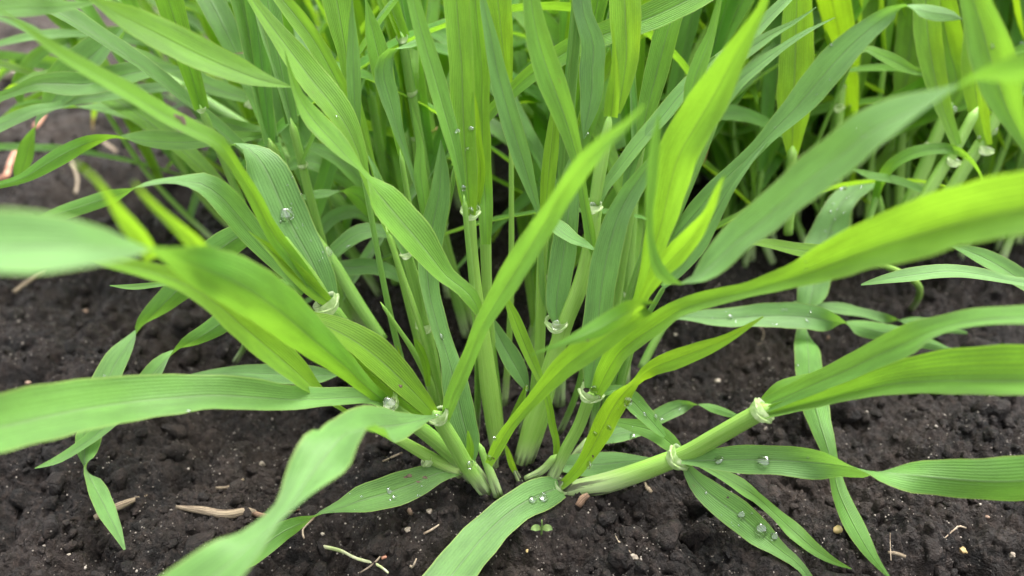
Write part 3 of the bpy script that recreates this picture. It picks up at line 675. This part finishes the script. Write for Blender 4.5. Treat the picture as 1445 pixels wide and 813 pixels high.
shoot('long limp bluish bead-sprinkled blade hanging from the back row to the lower right soil',
  [('1245,330,14,,26.5 1240,290,14 1232,262,12,,26', .5)],
  [('1234,258,12,,26 1222,262,18 1202,272,28 1185,290,36 1173,320,46 1162,350,54 1151,385,46 1146,415,40 1141,437,34,40,22 1138,455,30,80 1139,478,34,140 1141,505,37,165 1143,535,37,180,18.6 1150,570,37 1158,600,30,180,16.9 1168,632,24,200 1176,665,22,220,15.6 1184,695,23,200 1196,722,27,180 1213,755,26 1233,788,14 1258,818,2,180,g.3', .12, {'fold': .2, 'sway': 4})])
shoot('flat yellow-green blade seen edge-lit behind the big blurred one at right',
  [], [('1230,363,10,,20 1180,359,20 1150,356,21 1110,350,18 1084,345,15 1050,342,3,,19', .85, {'auto': '1290,425'})], root='1290,425')
shoot('pale blade curving flat below the big blurred blade at the right edge',
  [], [('1510,405,16,,17 1470,402,17 1430,397,14 1385,388,18 1340,383,21 1290,388,21 1240,396,10 1215,402,2,,17.4', .1, {'auto': '1540,470'}), ('1480,420,26,,19 1440,395,28 1400,370,26 1360,352,12 1340,345,2,,19.5', .2, {})], root='1540,470', group='cereal shoots rooted outside the right edge')
shoot('broad dark green blade standing almost upright at the upper right corner',
  [], [('1462,232,8,,14 1448,205,16 1435,180,26 1420,150,40 1408,115,54 1396,75,56 1385,35,48 1372,-5,36 1360,-60,24,,15', .45, {'auto': '1540,560', 'fold': .4, 'sway': 4})], root='1540,560', group='cereal shoots rooted outside the right edge')
shoot('thin blade arched like a hook over the pale stems at right',
  [('1225,340,9,,24 1228,310,9 1236,280,9,,24.5', .5)],
  [('1236,282,9,,24.5 1245,252,14 1262,231,18 1290,216,18 1320,210,15 1350,212,11,30 1370,225,9,50 1384,245,8,60 1391,272,2,60,23', .45, {}),
   ('1345,290,5,,24 1315,276,8 1285,262,12 1255,253,13 1228,248,12 1200,237,2,,24', .4, {})])
shoot('small bright blade pointing right among the yellow stems of the back row',
  [], [('1200,80,4,,25 1219,70,10 1242,78,17 1268,90,17 1292,101,9 1322,105,1,,25', .6, {'auto': '1190,330'})], root='1190,330')
for i, (lab, st) in enumerate([
  ('thick pale leaning stem with white collar, second from the right edge', '1296,350,20,,24 1330,290,20 1360,240,19 1392,190,18 1420,140,17,,25'),
  ('thick leaning stem in front of the other pale ones at right', '1270,345,20,,23 1300,290,20 1325,245,19 1345,215,17 1375,160,15,,24'),
  ('darker leaning stem, leftmost of the thick ones at right', '1262,335,18,,26 1285,280,20 1305,235,20 1322,190,18 1340,150,16,,27')]):
    x, y = [(1392,212),(1346,228),(1316,206)][i]
    shoot('shoot with a ' + lab, [(st, .7)], [(['1392,205,14,,24.5 1380,150,26 1375,90,34 1378,30,30 1385,-20,24,,26', '1350,205,14,,23.6 1330,150,22 1318,100,30 1310,50,34 1306,-10,34,,26', '1330,170,14,,26.8 1350,120,24 1340,70,36 1330,20,40 1320,-30,36,,28'][i], .85, {})], [(x, y, [24.3,23.4,26.6][i], 8, -13, 16)])
for lab, st, bl, cl in [
  ('upright stem with two small white claws, at the back between the blades', '1180,335,13,,27 1181,260,13 1184,170,13 1188,120,12,,28', ('1188,122,10,,28 1186,80,22 1180,40,30 1172,-20,30,,29', 1.0), [(1184,152,27.5,0,-14,12)]),
  ('slim upright stem whose collar holds a bright bead', '1196,340,11,,28 1198,260,11 1200,200,11 1206,150,11,,29', ('1206,152,10,,29 1214,100,20 1222,50,26 1226,-20,26,,30', .9), [(1198,182,28,0,-14,11)]),
  ('very broad yellow slab of a blade with light shining through it', '1112,330,14,,23 1116,260,15 1118,215,15,,23', ('1118,220,14,,23 1119,190,30 1120,150,47 1122,100,50 1123,60,47 1124,20,42 1126,-30,34,,24', 1.0), []),
  ('pair of wide yellow blades standing beyond the arching grey one', '1268,320,14,,29 1270,240,14 1272,180,14,,29', ('1272,185,14,,29 1276,140,30 1282,90,42 1288,30,46 1292,-30,40,,31', 1.0), [])]:
    shoot('back row shoot, ' + lab, [(st, .8)], [(bl[0], bl[1], {})], cl, group='cereal shoots of the row behind on the right')

# ------------------------------------------------------------------ the rows behind: shoots grown freely
def grown_blade(p, az, el, length, wmax, parent, tone, droop=1.0, twist=0.0, nst=26):
    C = [np.array(p, float)]; e = el; a = az; ds = length / nst; bend = rng.uniform(-0.35, 0.35)
    for i in range(nst):
        q = i / nst
        e -= droop * (0.35 + 1.9 * q * q) * ds * 0.11; a += bend * ds * 0.06
        C.append(C[-1] + ds * np.array([math.cos(e) * math.sin(a), math.cos(e) * math.cos(a), math.sin(e)]))
        if C[-1][2] < 0.35: C[-1][2] = 0.35 + 0.1 * rng.random()
    C = np.array(C); q = np.linspace(0, 1, nst + 1)
    W_ = wmax * np.clip(0.42 + 1.5 * q, 0, 1) * np.clip((1 - q) * 2.1, 0, 1)**0.75
    T = norm(np.gradient(C, axis=0)); hz = norm(np.stack([np.cos(az + 0 * q), -np.sin(az + 0 * q), 0 * q], -1))
    W0 = norm(hz - T * np.sum(hz * T, 1)[:, None]); N0 = np.cross(W0, T)
    r = (twist * q**1.3 + 0.35 * np.sin(q * 4 + rng.random() * 6))[:, None]
    return ribbon('leaf_blade', C, W_, W0 * np.cos(r) + N0 * np.sin(r), -W0 * np.sin(r) + N0 * np.cos(r), parent, tone, rng.uniform(.15, .55), 0.02, nac=7)

def grown_shoot(x, y, lean_az, lean, label, group, height, tn=None, sc_=1.0):
    base = np.array([x, y, -0.2]); t = thing('cereal_shoot', label, 'cereal plant', base, group)
    st = rng.uniform(*((.30, .46) if y < 27 else (.14, .34))) * height
    d = np.array([math.sin(lean) * math.sin(lean_az), math.sin(lean) * math.cos(lean_az), math.cos(lean)])
    up = np.array([0, 0, 1.0])
    p0 = base; p2 = base + norm(d + up * 0.25) * st; p1 = base + d * st * 0.5
    r0 = rng.uniform(.10, .165) * sc_**.5
    tone = rng.random() if tn is None else tn
    tube('stem', *rounded_top([p0, p1, p2], [r0 * 1.25, r0, r0 * .85]), t, tone=rng.uniform(.4, .95), nseg=8)
    ax = norm(p2 - p1)
    fr = [0.2, 0.45, 0.75, 1.0, 1.0] if rng.random() < .6 else [0.3, 0.6, 0.85, 1.0, 1.0]
    a0 = rng.random() * 6.3
    for i, f_ in enumerate(fr):
        p = p0 * (1-f_)**2 + 2 * f_ * (1-f_) * (p1) + f_**2 * p2 if False else (p0 + (p2 - p0) * f_ + (p1 - (p0 + p2) / 2) * 4 * f_ * (1 - f_) * 0.5)
        az = a0 + i * math.pi + rng.uniform(-.6, .6)
        if f_ >= 1.0: az = lean_az + rng.uniform(-.9, .9)
        el = math.radians(rng.uniform(24, 66) if f_ < 1 else rng.uniform(66, 84))
        if math.cos(az) < (0.1 if y < 26 else -0.35) and y < 40: az = math.pi - az
        tl = min(1, max(0, tone + rng.uniform(-.35, .35)))
        grown_blade(p, az, el, rng.uniform(.55, .9) * height, rng.uniform(.65, 1.1) * sc_, t, tl, droop=rng.uniform(.35, 1.25) if f_ < 1 else rng.uniform(.15, .6), twist=rng.uniform(-1.6, 1.6) if rng.random() < .6 else 0)
        if (f_ < 1 or i == len(fr) - 1) and rng.random() < (.4 if y < 27 else .2): collar(p, ax, r0 * 0.92, t, horns=rng.random() < .3)

ORD = 'first second third fourth fifth sixth seventh eighth ninth tenth eleventh twelfth thirteenth fourteenth fifteenth sixteenth seventeenth eighteenth nineteenth twentieth'.split()
def ordn(k):
    if k < 20: return ORD[k]
    tens = {2: 'twenty', 3: 'thirty', 4: 'forty', 5: 'fifty'}[(k + 1) // 10]
    return (tens[:-1] + 'ieth') if (k + 1) % 10 == 0 else tens + '-' + ORD[(k + 1) % 10 - 1]
TN = ['blue-green', 'mid green', 'bright green', 'yellow-green']
def row(n, fx, fy, where, group, lean, height, azm, azs, hi=0.5, sc_=1.0):
    pts = sorted([(fx(), fy()) for _ in range(n)], key=lambda p: p[0] / p[1])
    for i, (x, y) in enumerate(pts):
        az = azm + rng.uniform(-azs, azs); tone = min(1, max(0.12, rng.gauss(hi, .25)))  # higher mean tone in the right and far rows paints in backlit brightness
        side = 'left-leaning' if math.sin(az) < -.35 else 'right-leaning' if math.sin(az) > .35 else 'upright'
        label = f"{side} {TN[min(3, int(tone * 4))]} shoot, {ordn(i)} from the left {where}"
        grown_shoot(x, y, az, math.radians(rng.uniform(*lean)), label, group, rng.uniform(*height), tone, sc_)
U = rng.uniform
R_ = math.radians
row(12, lambda: U(-6.5, -1.0), lambda: U(21.5, 26), 'close behind the left of the clump', 'cereal shoots close behind the front clump', (4, 24), (17, 24), R_(-70), R_(70), .55)
row(8, lambda: U(-1.5, 4.5), lambda: U(20, 25), 'close behind the middle of the clump', 'cereal shoots close behind the front clump', (2, 16), (17, 24), R_(20), R_(90), .5)
row(22, lambda: U(-13, -2), lambda: U(29, 37), 'in the left row behind', 'cereal shoots of the row behind on the left', (8, 38), (17, 25), R_(-60), R_(60), .5)
row(20, lambda: U(-5, 9), lambda: U(33, 46), 'far behind the centre', 'cereal shoots far behind the clump', (4, 25), (18, 26), 0.2, 1.6, .7, 1.25)
row(50, lambda: U(8.5, 26), lambda: U(28, 33), 'in the front of the right-hand row', 'cereal shoots of the row behind on the right', (3, 28), (19, 27), R_(20), R_(100), .85, 1.1)
row(38, lambda: U(9, 29), lambda: U(33, 39), 'in the back of the right-hand row', 'cereal shoots of the row behind on the right', (3, 24), (19, 27), R_(20), R_(100), .85, 1.2)
row(34, lambda: U(5, 34), lambda: U(40, 54), 'in the farthest row', 'cereal shoots of the farthest row', (3, 22), (20, 28), 0, 3.1, .85, 1.5)
row(9, lambda: U(-26, -14), lambda: U(50, 64), 'in the far upper left corner', 'cereal shoots of the farthest row', (5, 30), (12, 18), R_(-30), 1.2, .5)


# ------------------------------------------------------------------ the soil gives way under the blades that lie on it
def blade_floor():
    d = {}
    for o in list(col.objects):
        if o.type != 'MESH' or not o.name.startswith('leaf_blade'): continue
        me = o.data; c = np.empty(len(me.vertices) * 3, np.float32); me.vertices.foreach_get('co', c)
        q = o.parent; org = np.array(q.location) if q else np.zeros(3)
        c = (c.reshape(-1, 3) + org) / S; c = c[(c[:, 2] < 1.3) & (c[:, 1] < 32) & (c[:, 1] > 9)]
        for x, y, z in c:
            k = (int(math.floor(x / .15)), int(math.floor(y / .15)))
            for a in (-1, 0, 1):
                for b_ in (-1, 0, 1):
                    kk = (k[0] + a, k[1] + b_)
                    if z < d.get(kk, 9): d[kk] = z
    return d
FLOOR = blade_floor()
gmap = np.full((700, 200), 9.0)                                        # x -50..55, y 8..38
for (i, j), z in FLOOR.items():
    if 0 <= i + 340 < 700 and 0 <= j - 50 < 200: gmap[i + 340, j - 50] = z
gx = np.clip(np.floor(GX / .15).astype(int) + 340, 0, 699); gy = np.clip(np.floor(GY / .15).astype(int) - 50, 0, 199)
lim = np.where((GY > 8) & (GY < 37), gmap[gx, gy], 9.0) - 0.10
GZ2 = np.minimum(GZ, lim)
cc = np.stack([GX, GY, GZ2], -1).reshape(-1).astype(np.float32) * S
soil.data.vertices.foreach_set('co', cc); soil.data.update()
def clear_of_blades(p, s_):
    k = (np.floor(p[:, 0] / .15).astype(int), np.floor(p[:, 1] / .15).astype(int))
    ok = np.array([FLOOR.get((a, b_), 9) > z + s2 * 2 for a, b_, z, s2 in zip(k[0], k[1], p[:, 2], s_)])
    return ok
p_ = spots(3800, 55); s_ = np.clip(nr.lognormal(math.log(0.095), 0.65, len(p_)), 0.03, 0.5)
ok_ = clear_of_blades(p_, s_)
scatter('soil_crumbs', p_[ok_], s_[ok_], sh, SOIL, 0.28)
sg_ = [blob_shape(50 + i, 1, 0.2) for i in range(5)]
p_ = spots(7500, 42, 1.7); s_ = np.clip(nr.lognormal(math.log(0.018), 0.42, len(p_)), 0.009, 0.065)
ok_ = clear_of_blades(p_, s_)
scatter('sand_grains', p_[ok_], s_[ok_], sg_, GRAIN, 0.15)

# ------------------------------------------------------------------ things lying on the soil
def soil_at(px, py):
    p = on_ground(px, py, 0.0)
    for _ in range(6):
        z = float(soil_height(np.array([p[0]]), np.array([p[1]]))[0]); p = on_ground(px, py, z)
    return p
def stick(name, label, cat, pts, dia, m, jag=0.12, lift=0.5, group=None, flat=0.55):
    P = np.array([soil_at(x, y) for x, y in pts]); dp = depth(P[0]) / F
    R = np.array(dia) / 2 * dp; P[:, 2] += R * lift + 0.06
    P[:, 2] = np.linspace(P[0, 2], P[-1, 2], len(P)) * .6 + P[:, 2] * .4
    o = tube(name, P, R, None, m, nseg=9, flat=flat, wob=jag)
    o['label'] = label; o['category'] = cat
    if group: o['group'] = group
    return o
stick('straw', 'thick weathered piece of straw lying on the soil at lower left', 'straw', [(250,720),(285,722),(320,723),(352,727),(362,728)], [6,12,14,13,8], STRAW, .10, .9)
stick('straw', 'thin brown continuation of straw, ending beside the blurred blade', 'straw', [(358,729),(385,729),(405,726),(424,722)], [8,8,6,2], WOOD, .15, .9)
stick('straw', 'small straw sliver pointing up right above the thick straw', 'straw', [(306,693),(325,687),(345,680)], [5,6,4], STRAW, .1, .9)
stick('straw', 'grey-brown splinter laid across the tip of the drooping blade', 'straw', [(137,740),(155,730),(172,718),(190,710),(212,702)], [8,11,12,8,2], STRAW, .2, 2.2)
stick('straw', 'pale straw stub sticking out at the left edge below the blurred blade', 'straw', [(22,418),(40,406),(60,392),(85,378)], [6,7,7,6], STRAW, .05, 1.5)
stick('broken_stalk', 'pale green broken stalk lying at the bottom left of centre', 'stalk', [(458,776),(480,783),(505,790),(530,800),(548,812)], [6,6,5,5,4], GREENST, .05, 1.0)
stick('wood_chip', 'reddish brown chip beneath the lying thick stem', 'chip', [(815,720),(822,710),(830,703)], [11,12,8], WOOD, .15, .9)
stick('wood_chip', 'large brown chip under the broad wet blade at bottom right', 'chip', [(1078,768),(1095,776),(1112,786),(1126,800)], [9,15,14,8], WOOD, .15, -0.3)
stick('wood_chip', 'tiny upright chip behind the limp blue blade', 'chip', [(1165,505),(1167,492),(1168,478)], [6,6,4], WOOD, .1, 1.0)
stick('wood_chip', 'short tan chip on the clods under the lying stem', 'chip', [(910,687),(915,693),(919,699)], [6,7,5], STRAW, .1, 1.0)
stick('wood_chip', 'tan flake beside the thin rootlet at lower right', 'chip', [(1252,783),(1263,787),(1277,790)], [4,6,5], STRAW, .1, 1.0)
stick('red_stalk', 'pinkish dry stalk leaning in the soil at the left edge', 'stalk', [(2,262),(8,250),(18,232),(28,215)], [7,8,7,5], REDST, .05, 3)
stick('red_stalk', 'thin pink stalk end under the dark hanging blade', 'stalk', [(52,190),(60,175),(68,160)], [6,6,4], REDST, .05, 3)
for lb, pts, dd in [('hair-thin rootlet standing on the soil at lower right', [(1256,795),(1256,780),(1255,755)], [2,2,1]),
    ('curved fine rootlet on the soil at lower right', [(1332,763),(1345,753),(1352,749),(1362,749)], [2,3,3,2]),
    ('fine rootlet on the clod above the pale square pebble', [(868,760),(880,770),(886,778),(890,784)], [2,3,3,2]),
    ('short fine rootlet right of the white ground pebbles', [(540,655),(555,648),(574,640)], [2,3,2]),
    ('red thread-like rootlet crossing the broken stalk', [(508,812),(524,802),(534,792),(543,780)], [2,3,3,2]),
    ('looping rootlet in the shadow at bottom centre', [(560,808),(575,806),(583,800),(588,792)], [3,3,3,2]),
    ('pale rootlet by the pebble in the bottom centre soil', [(598,758),(610,752),(620,744)], [3,4,2]),
    ('brown rootlet hanging from the wavy lying blade', [(430,764),(432,750),(440,738),(446,732)], [3,3,3,3]),
    ('thin rootlet in the shade right of the clump', [(1052,455),(1066,470),(1070,490)], [2,2,1]),
    ('dry stem bit between the leaves on the soil at upper left', [(103,235),(112,262),(108,278)], [5,4,4]),
    ('dry bent stalk on the dark ledge at upper left', [(142,204),(155,212),(166,220)], [5,5,4])]:
    stick('rootlet', lb, 'rootlet', pts, dd, ROOTM, .1, 2.0)
def pebble(name, label, x, y, dia, m, seed, group=None):
    p = soil_at(x, y); r = dia * 0.42 * depth(p) / F
    V, Fc = blob_shape(seed, 3, 0.30)
    o = mesh_from(name, V * r + p + [0, 0, r * .2], Fc, m); o['label'] = label; o['category'] = 'pebble'
    if group: o['group'] = group
PB = [('yellow pebble with a dark pit beside the limp blade at lower right',1181,748,15,PEB_Y),('small round yellow pebble near the bottom right corner',1359,777,12,PEB_Y),
 ('white pebble near the bottom right corner',1428,784,10,PEB_W),('cream pebble below the second white collar',1080,606,12,PEB_W),('pale pebble between stem and blade at right',1107,633,10,PEB_W),
 ('pale square pebble on the bottom centre clods',895,787,12,PEB_W),('pitted whitish pebble in the bottom left of centre',576,748,10,PEB_W),
 ('tan pebble left of the folded blurred blade',391,669,12,PEB_Y),('whitish pebble beside the tan one',369,656,10,PEB_W),('brown pebble on the left edge soil',17,695,13,PEB_B),
 ('orange-tan pebble at the left edge',4,703,9,PEB_Y),('white spiral-like pebble between the stems at the foot of the clump',706,638,10,PEB_W),('brown clod-like pebble under the wavy lying blade',581,722,16,PEB_B),
 ('pale pebble beside the brown one in the bottom centre',606,722,11,PEB_W),('small white pebble in the shade right of the clump',954,474,8,PEB_W),('small cream pebble right of the wet collar',1012,538,9,PEB_W),
 ('cream pebble left of it in the shade',960,543,7,PEB_W),('small round pebble under the lying stem',902,699,6,PEB_W),('pink pebble in the lower right soil',1393,730,7,PEB_B),
 ('yellow seed-like pebble low in the centre soil',744,778,6,PEB_Y),('reddish pebble by the broken stalk',542,786,9,REDST),('orange speck pebble below the wide blade at right',1333,652,7,PEB_Y),
 ('pale flat stone on the far soil at upper left',12,108,34,PEB_W),('buff stone behind the hooked limp blade',52,100,22,PEB_W),('brown stone on the soil in the left gap',475,520,14,PEB_B),
 ('reddish-brown lump in the hollow behind the front stems',552,496,20,PEB_B),('brown pebble by the drooping blade at left',120,440,9,PEB_B),('pale crumb in the left soil above the wide blade',40,541,10,PEB_B),
 ('pinkish lump on the soil behind the left bead blade',318,350,14,PEB_B),('tiny white pebble left of the thick straw',97,783,7,PEB_W),('white pebble on the soil by the blurred blade',456,754,7,PEB_W),('white speck pebble in the bottom left',172,782,9,PEB_W)]
for i, (lb, x, y, d, m) in enumerate(PB): pebble('pebble', lb, x, y, d, m, 100 + i)

# a tiny two-leaved seedling under the front blade
def seedling():
    p = soil_at(764, 752); t = thing('weed_seedling', 'tiny two-leaved weed seedling under the grey front blade', 'seedling', p)
    top = p + [0, 0, 0.45]
    tube('stem', [p - [0, 0, .1], p + [0.01, 0, .2], top], [.03, .025, .02], t, SEEDL, nseg=6)
    for a in (-1, 1):
        C = np.array([p + [0, 0, .12], p + [a * .1, -.02, .2], p + [a * .2, -.05, .22], p + [a * .27, -.07, .18]])
        Q = hermite(C, [0, 1, 2, 3], 9); Wq = .17 * np.sin(np.linspace(.2, math.pi - .05, 9))
        Wv, Nv, _ = frames(Q, np.zeros(9)); ribbon('leaf', Q, Wq, Wv, Nv, t, .4, .2, 0, m=SEEDL, nac=5)
    d = t
seedling()
# ragged old sheath at the foot of the clump
shoot('withered buff sheath lying behind the small cut stub', [], [('702,640,8,,16.4 716,610,12 726,588,12 738,560,10 742,545,3,,16.8', .9, {'auto': '700,650'})], root='700,650')
shoot('dry torn sheath strip curling off the pale fat foot at the centre', [], [('728,668,7,,16.0 722,655,9 717,640,8 712,628,4 706,622,1,,15.7', .9, {'auto': '735,672'})], root='735,672')

# ------------------------------------------------------------------ marks and water drops, set where the line of sight meets a blade
bpy.context.view_layer.update()
dg = bpy.context.evaluated_depsgraph_get()
def hit(x, y):
    d = Vector(ray(x, y)).normalized(); o = Vector((0, 0, H * S))
    ok, loc, n, i, ob, mw = sc.ray_cast(dg, o, d)
    if not ok: return None
    n = n.normalized()
    if n.dot(d) > 0: n = -n
    return np.array(loc) / S, np.array(n), ob
DV, DF = (lambda r: r)(blob_shape(3, 3, 0.0)); DV = norm(DV)
drop_me = {}
def drop(x, y, dia, label, squash=0.5, stretch=1.0, group=None, hang=False):
    h = hit(x, y)
    if h is None: return
    p, n, ob = h; r = dia / 2 * depth(p) / F
    k = rng.randrange(5)
    if k not in drop_me:
        q = np.random.RandomState(k); ph = q.rand(3) * 6
        V = DV * (1 + 0.06 * np.sin(2 * DV[:, :1] * 2 + ph[0]) + 0.06 * np.sin(3 * DV[:, 1:2] + ph[1]))
        me = bpy.data.meshes.new('water_drop'); me.from_pydata((V * S).tolist(), [], DF.tolist()); me.update()
        me.polygons.foreach_set('use_smooth', [True] * len(me.polygons)); me.materials.append(WATER); drop_me[k] = me
    o = bpy.data.objects.new('water_drop', drop_me[k]); col.objects.link(o)
    o.rotation_mode = 'QUATERNION'; o.rotation_quaternion = Vector(n).to_track_quat('Z', 'Y')
    o.scale = (r, r * stretch, r * squash); o.location = Vector((p + n * r * squash * 0.55) * S)
    o['label'] = label; o['category'] = 'water drop'
    if group: o['group'] = group
DR = [(404,303,20,'large round clear bead on the broad grey blade at left'),(549,570,19,'big glassy bead in the front left collar'),(662,655,12,'bead in the collar at the foot of the upright blue blade'),
 (751,706,13,'left bead of the pair on the front grey blade'),(766,704,13,'right bead of the pair on the front grey blade'),(768,697,6,'tiny bead above the pair on the front blade'),(1046,727,11,'bead halfway down the blade hanging below the first collar'),
 (1073,748,18,'large bead near the soil on the blade hanging below the first collar'),(1093,757,10,'small bead just below the large low one'),(1015,650,12,'bead on the low blade right of the first collar'),
 (1078,651,18,'wide bead on the low blade between the two collars'),(860,603,9,'bead on the glowing yellow strap blade'),(840,612,7,'smaller bead on the yellow strap blade'),(886,566,13,'large bead on the small blade right of the wet collar'),
 (910,586,7,'small bead lower on the same short blade'),(932,592,8,'bead on the pale twisting low blade'),(925,588,7,'bead beside it on the pale twisting low blade'),(893,616,9,'dark-rimmed bead hanging under the pale low blade'),
 (665,182,9,'upper right bead on the wide centre blade'),(646,185,7,'upper left bead on the wide centre blade'),(664,297,12,'drop held in the centre collar'),(785,458,12,'bead in the collar of the wide blue blade'),
 (836,290,11,'drop in the collar high right of centre'),(838,548,13,'upper drop in the ragged white collar'),(846,560,9,'lower drop in the ragged white collar'),(654,265,7,'small bead just above the centre collar'),
 (828,190,6,'bead at the tip of the hanging blue blade'),(463,355,10,'bead where two blades touch left of centre'),(492,348,6,'bead on the small curled blade'),(549,693,8,'upper bead on the brown-spotted lying blade'),
 (556,702,8,'lower bead on the brown-spotted lying blade'),(510,701,5,'left bead on the brown-spotted lying blade'),(699,618,7,'upper bead on the rising front blade'),(691,645,9,'lower bead on the rising front blade'),
 (475,165,5,'tiny bead on the big diagonal blade'),(623,475,7,'bead on the blue blade near the thin claws'),(637,474,10,'milky bead hanging beside the blue blade'),(1173,64,5,'bead on the edge of the arching grey blade'),
 (1191,122,7,'bead in a back row collar'),(1345,156,10,'bright ringed bead on the right back row stem'),(1404,185,9,'bead on the thin dark blade at right'),(1381,194,6,'bead left of it on the dark blade'),
 (1199,150,8,'bead on a collar in the back row'),(1190,264,11,'bead half hidden under the blurred blade'),(1442,62,7,'bead on the blade at the right edge'),(832,656,10,'bead on the blue blade behind the lying stem'),
 (147,531,4,'speck of water on the edge of the big left blade'),(266,580,6,'bead at the lower edge of the big left blade'),(616,587,7,'drop in the second left collar'),(743,546,6,'bead on the blue blade in the shade'),
 (1139,453,5,'bead where the limp blade pinches'),(1125,516,6,'bead low on the limp blade'),(1030,447,7,'bead on the long low pale blade'),(1140,646,5,'bead near the crest of the low right blade'),
 (1400,66,6,'speck of water high on the dark upright blade'),(660,210,5,'tiny bead on the yellow side of the centre blade')]
for d in DR: drop(d[0], d[1], d[2], d[3], squash=rng.uniform(.42, .62), stretch=rng.uniform(.85, 1.35))
SM = [(1175,288,4),(1172,300,5),(1182,296,3),(1190,300,4),(1178,310,4),(1165,326,3),(1174,328,4),(1137,370,4),(1138,378,4),(1135,383,3),(1150,374,3),(1215,265,5),(1196,280,4)]
for x, y, d in SM: drop(x, y, d, 'one of the tiny beads sprinkled on the limp bluish blade of the back row', group='tiny beads on the limp bluish blade')
for k in range(90):
    x, y = rng.choice([(rng.uniform(395,460), rng.uniform(250,400)), (rng.uniform(490,640), rng.uniform(680,720)), (rng.uniform(985,1090), rng.uniform(680,760)), (rng.uniform(870,960), rng.uniform(560,620)), (rng.uniform(980,1150), rng.uniform(436,460)), (rng.uniform(1080,1240), rng.uniform(90,330))])
    h = hit(x, y)
    if h and h[2].name.startswith('leaf_blade'): drop(x, y, rng.uniform(2.0, 4.2), 'one of the fine specks of water scattered over the wet blades', group='fine specks of water on the blades')
def mark(x, y, wd, ht, ang):
    h = hit(x, y)
    if h is None or not h[2].name.startswith('leaf'): return
    p, n, ob = h; dp = depth(p) / F; a = norm(np.cross(n, [0.2, 0.1, 1])); b_ = np.cross(n, a)
    t = norm(at(x + math.cos(ang) * 10, y + math.sin(ang) * 10, p[1]) - at(x, y, p[1])); t = norm(t - n * np.dot(t, n)); b_ = np.cross(n, t)
    th = np.linspace(0, 2 * math.pi, 12, endpoint=False); rr = 1 + .25 * np.sin(th * 3 + x) + .15 * np.sin(th * 5)
    V = [p + n * .02] + [p + n * .008 + t * math.cos(q) * wd / 2 * dp * r_ + b_ * math.sin(q) * ht / 2 * dp * r_ for q, r_ in zip(th, rr)]
    tris = [[0, 1 + i, 1 + (i + 1) % 12] for i in range(12)]
    mesh_from('brown_spot', np.array(V), np.array(tris), SPOT, ob)
for a in [(255,168,20,9,.5),(576,672,13,5,-.2),(1011,676,8,4,.2),(1027,702,4,3,0),(565,545,7,5,0),(837,644,5,4,1.2),(697,647,4,4,0),(829,480,4,3,1),(600,674,8,4,.3),(590,680,6,3,.2)]: mark(*a)
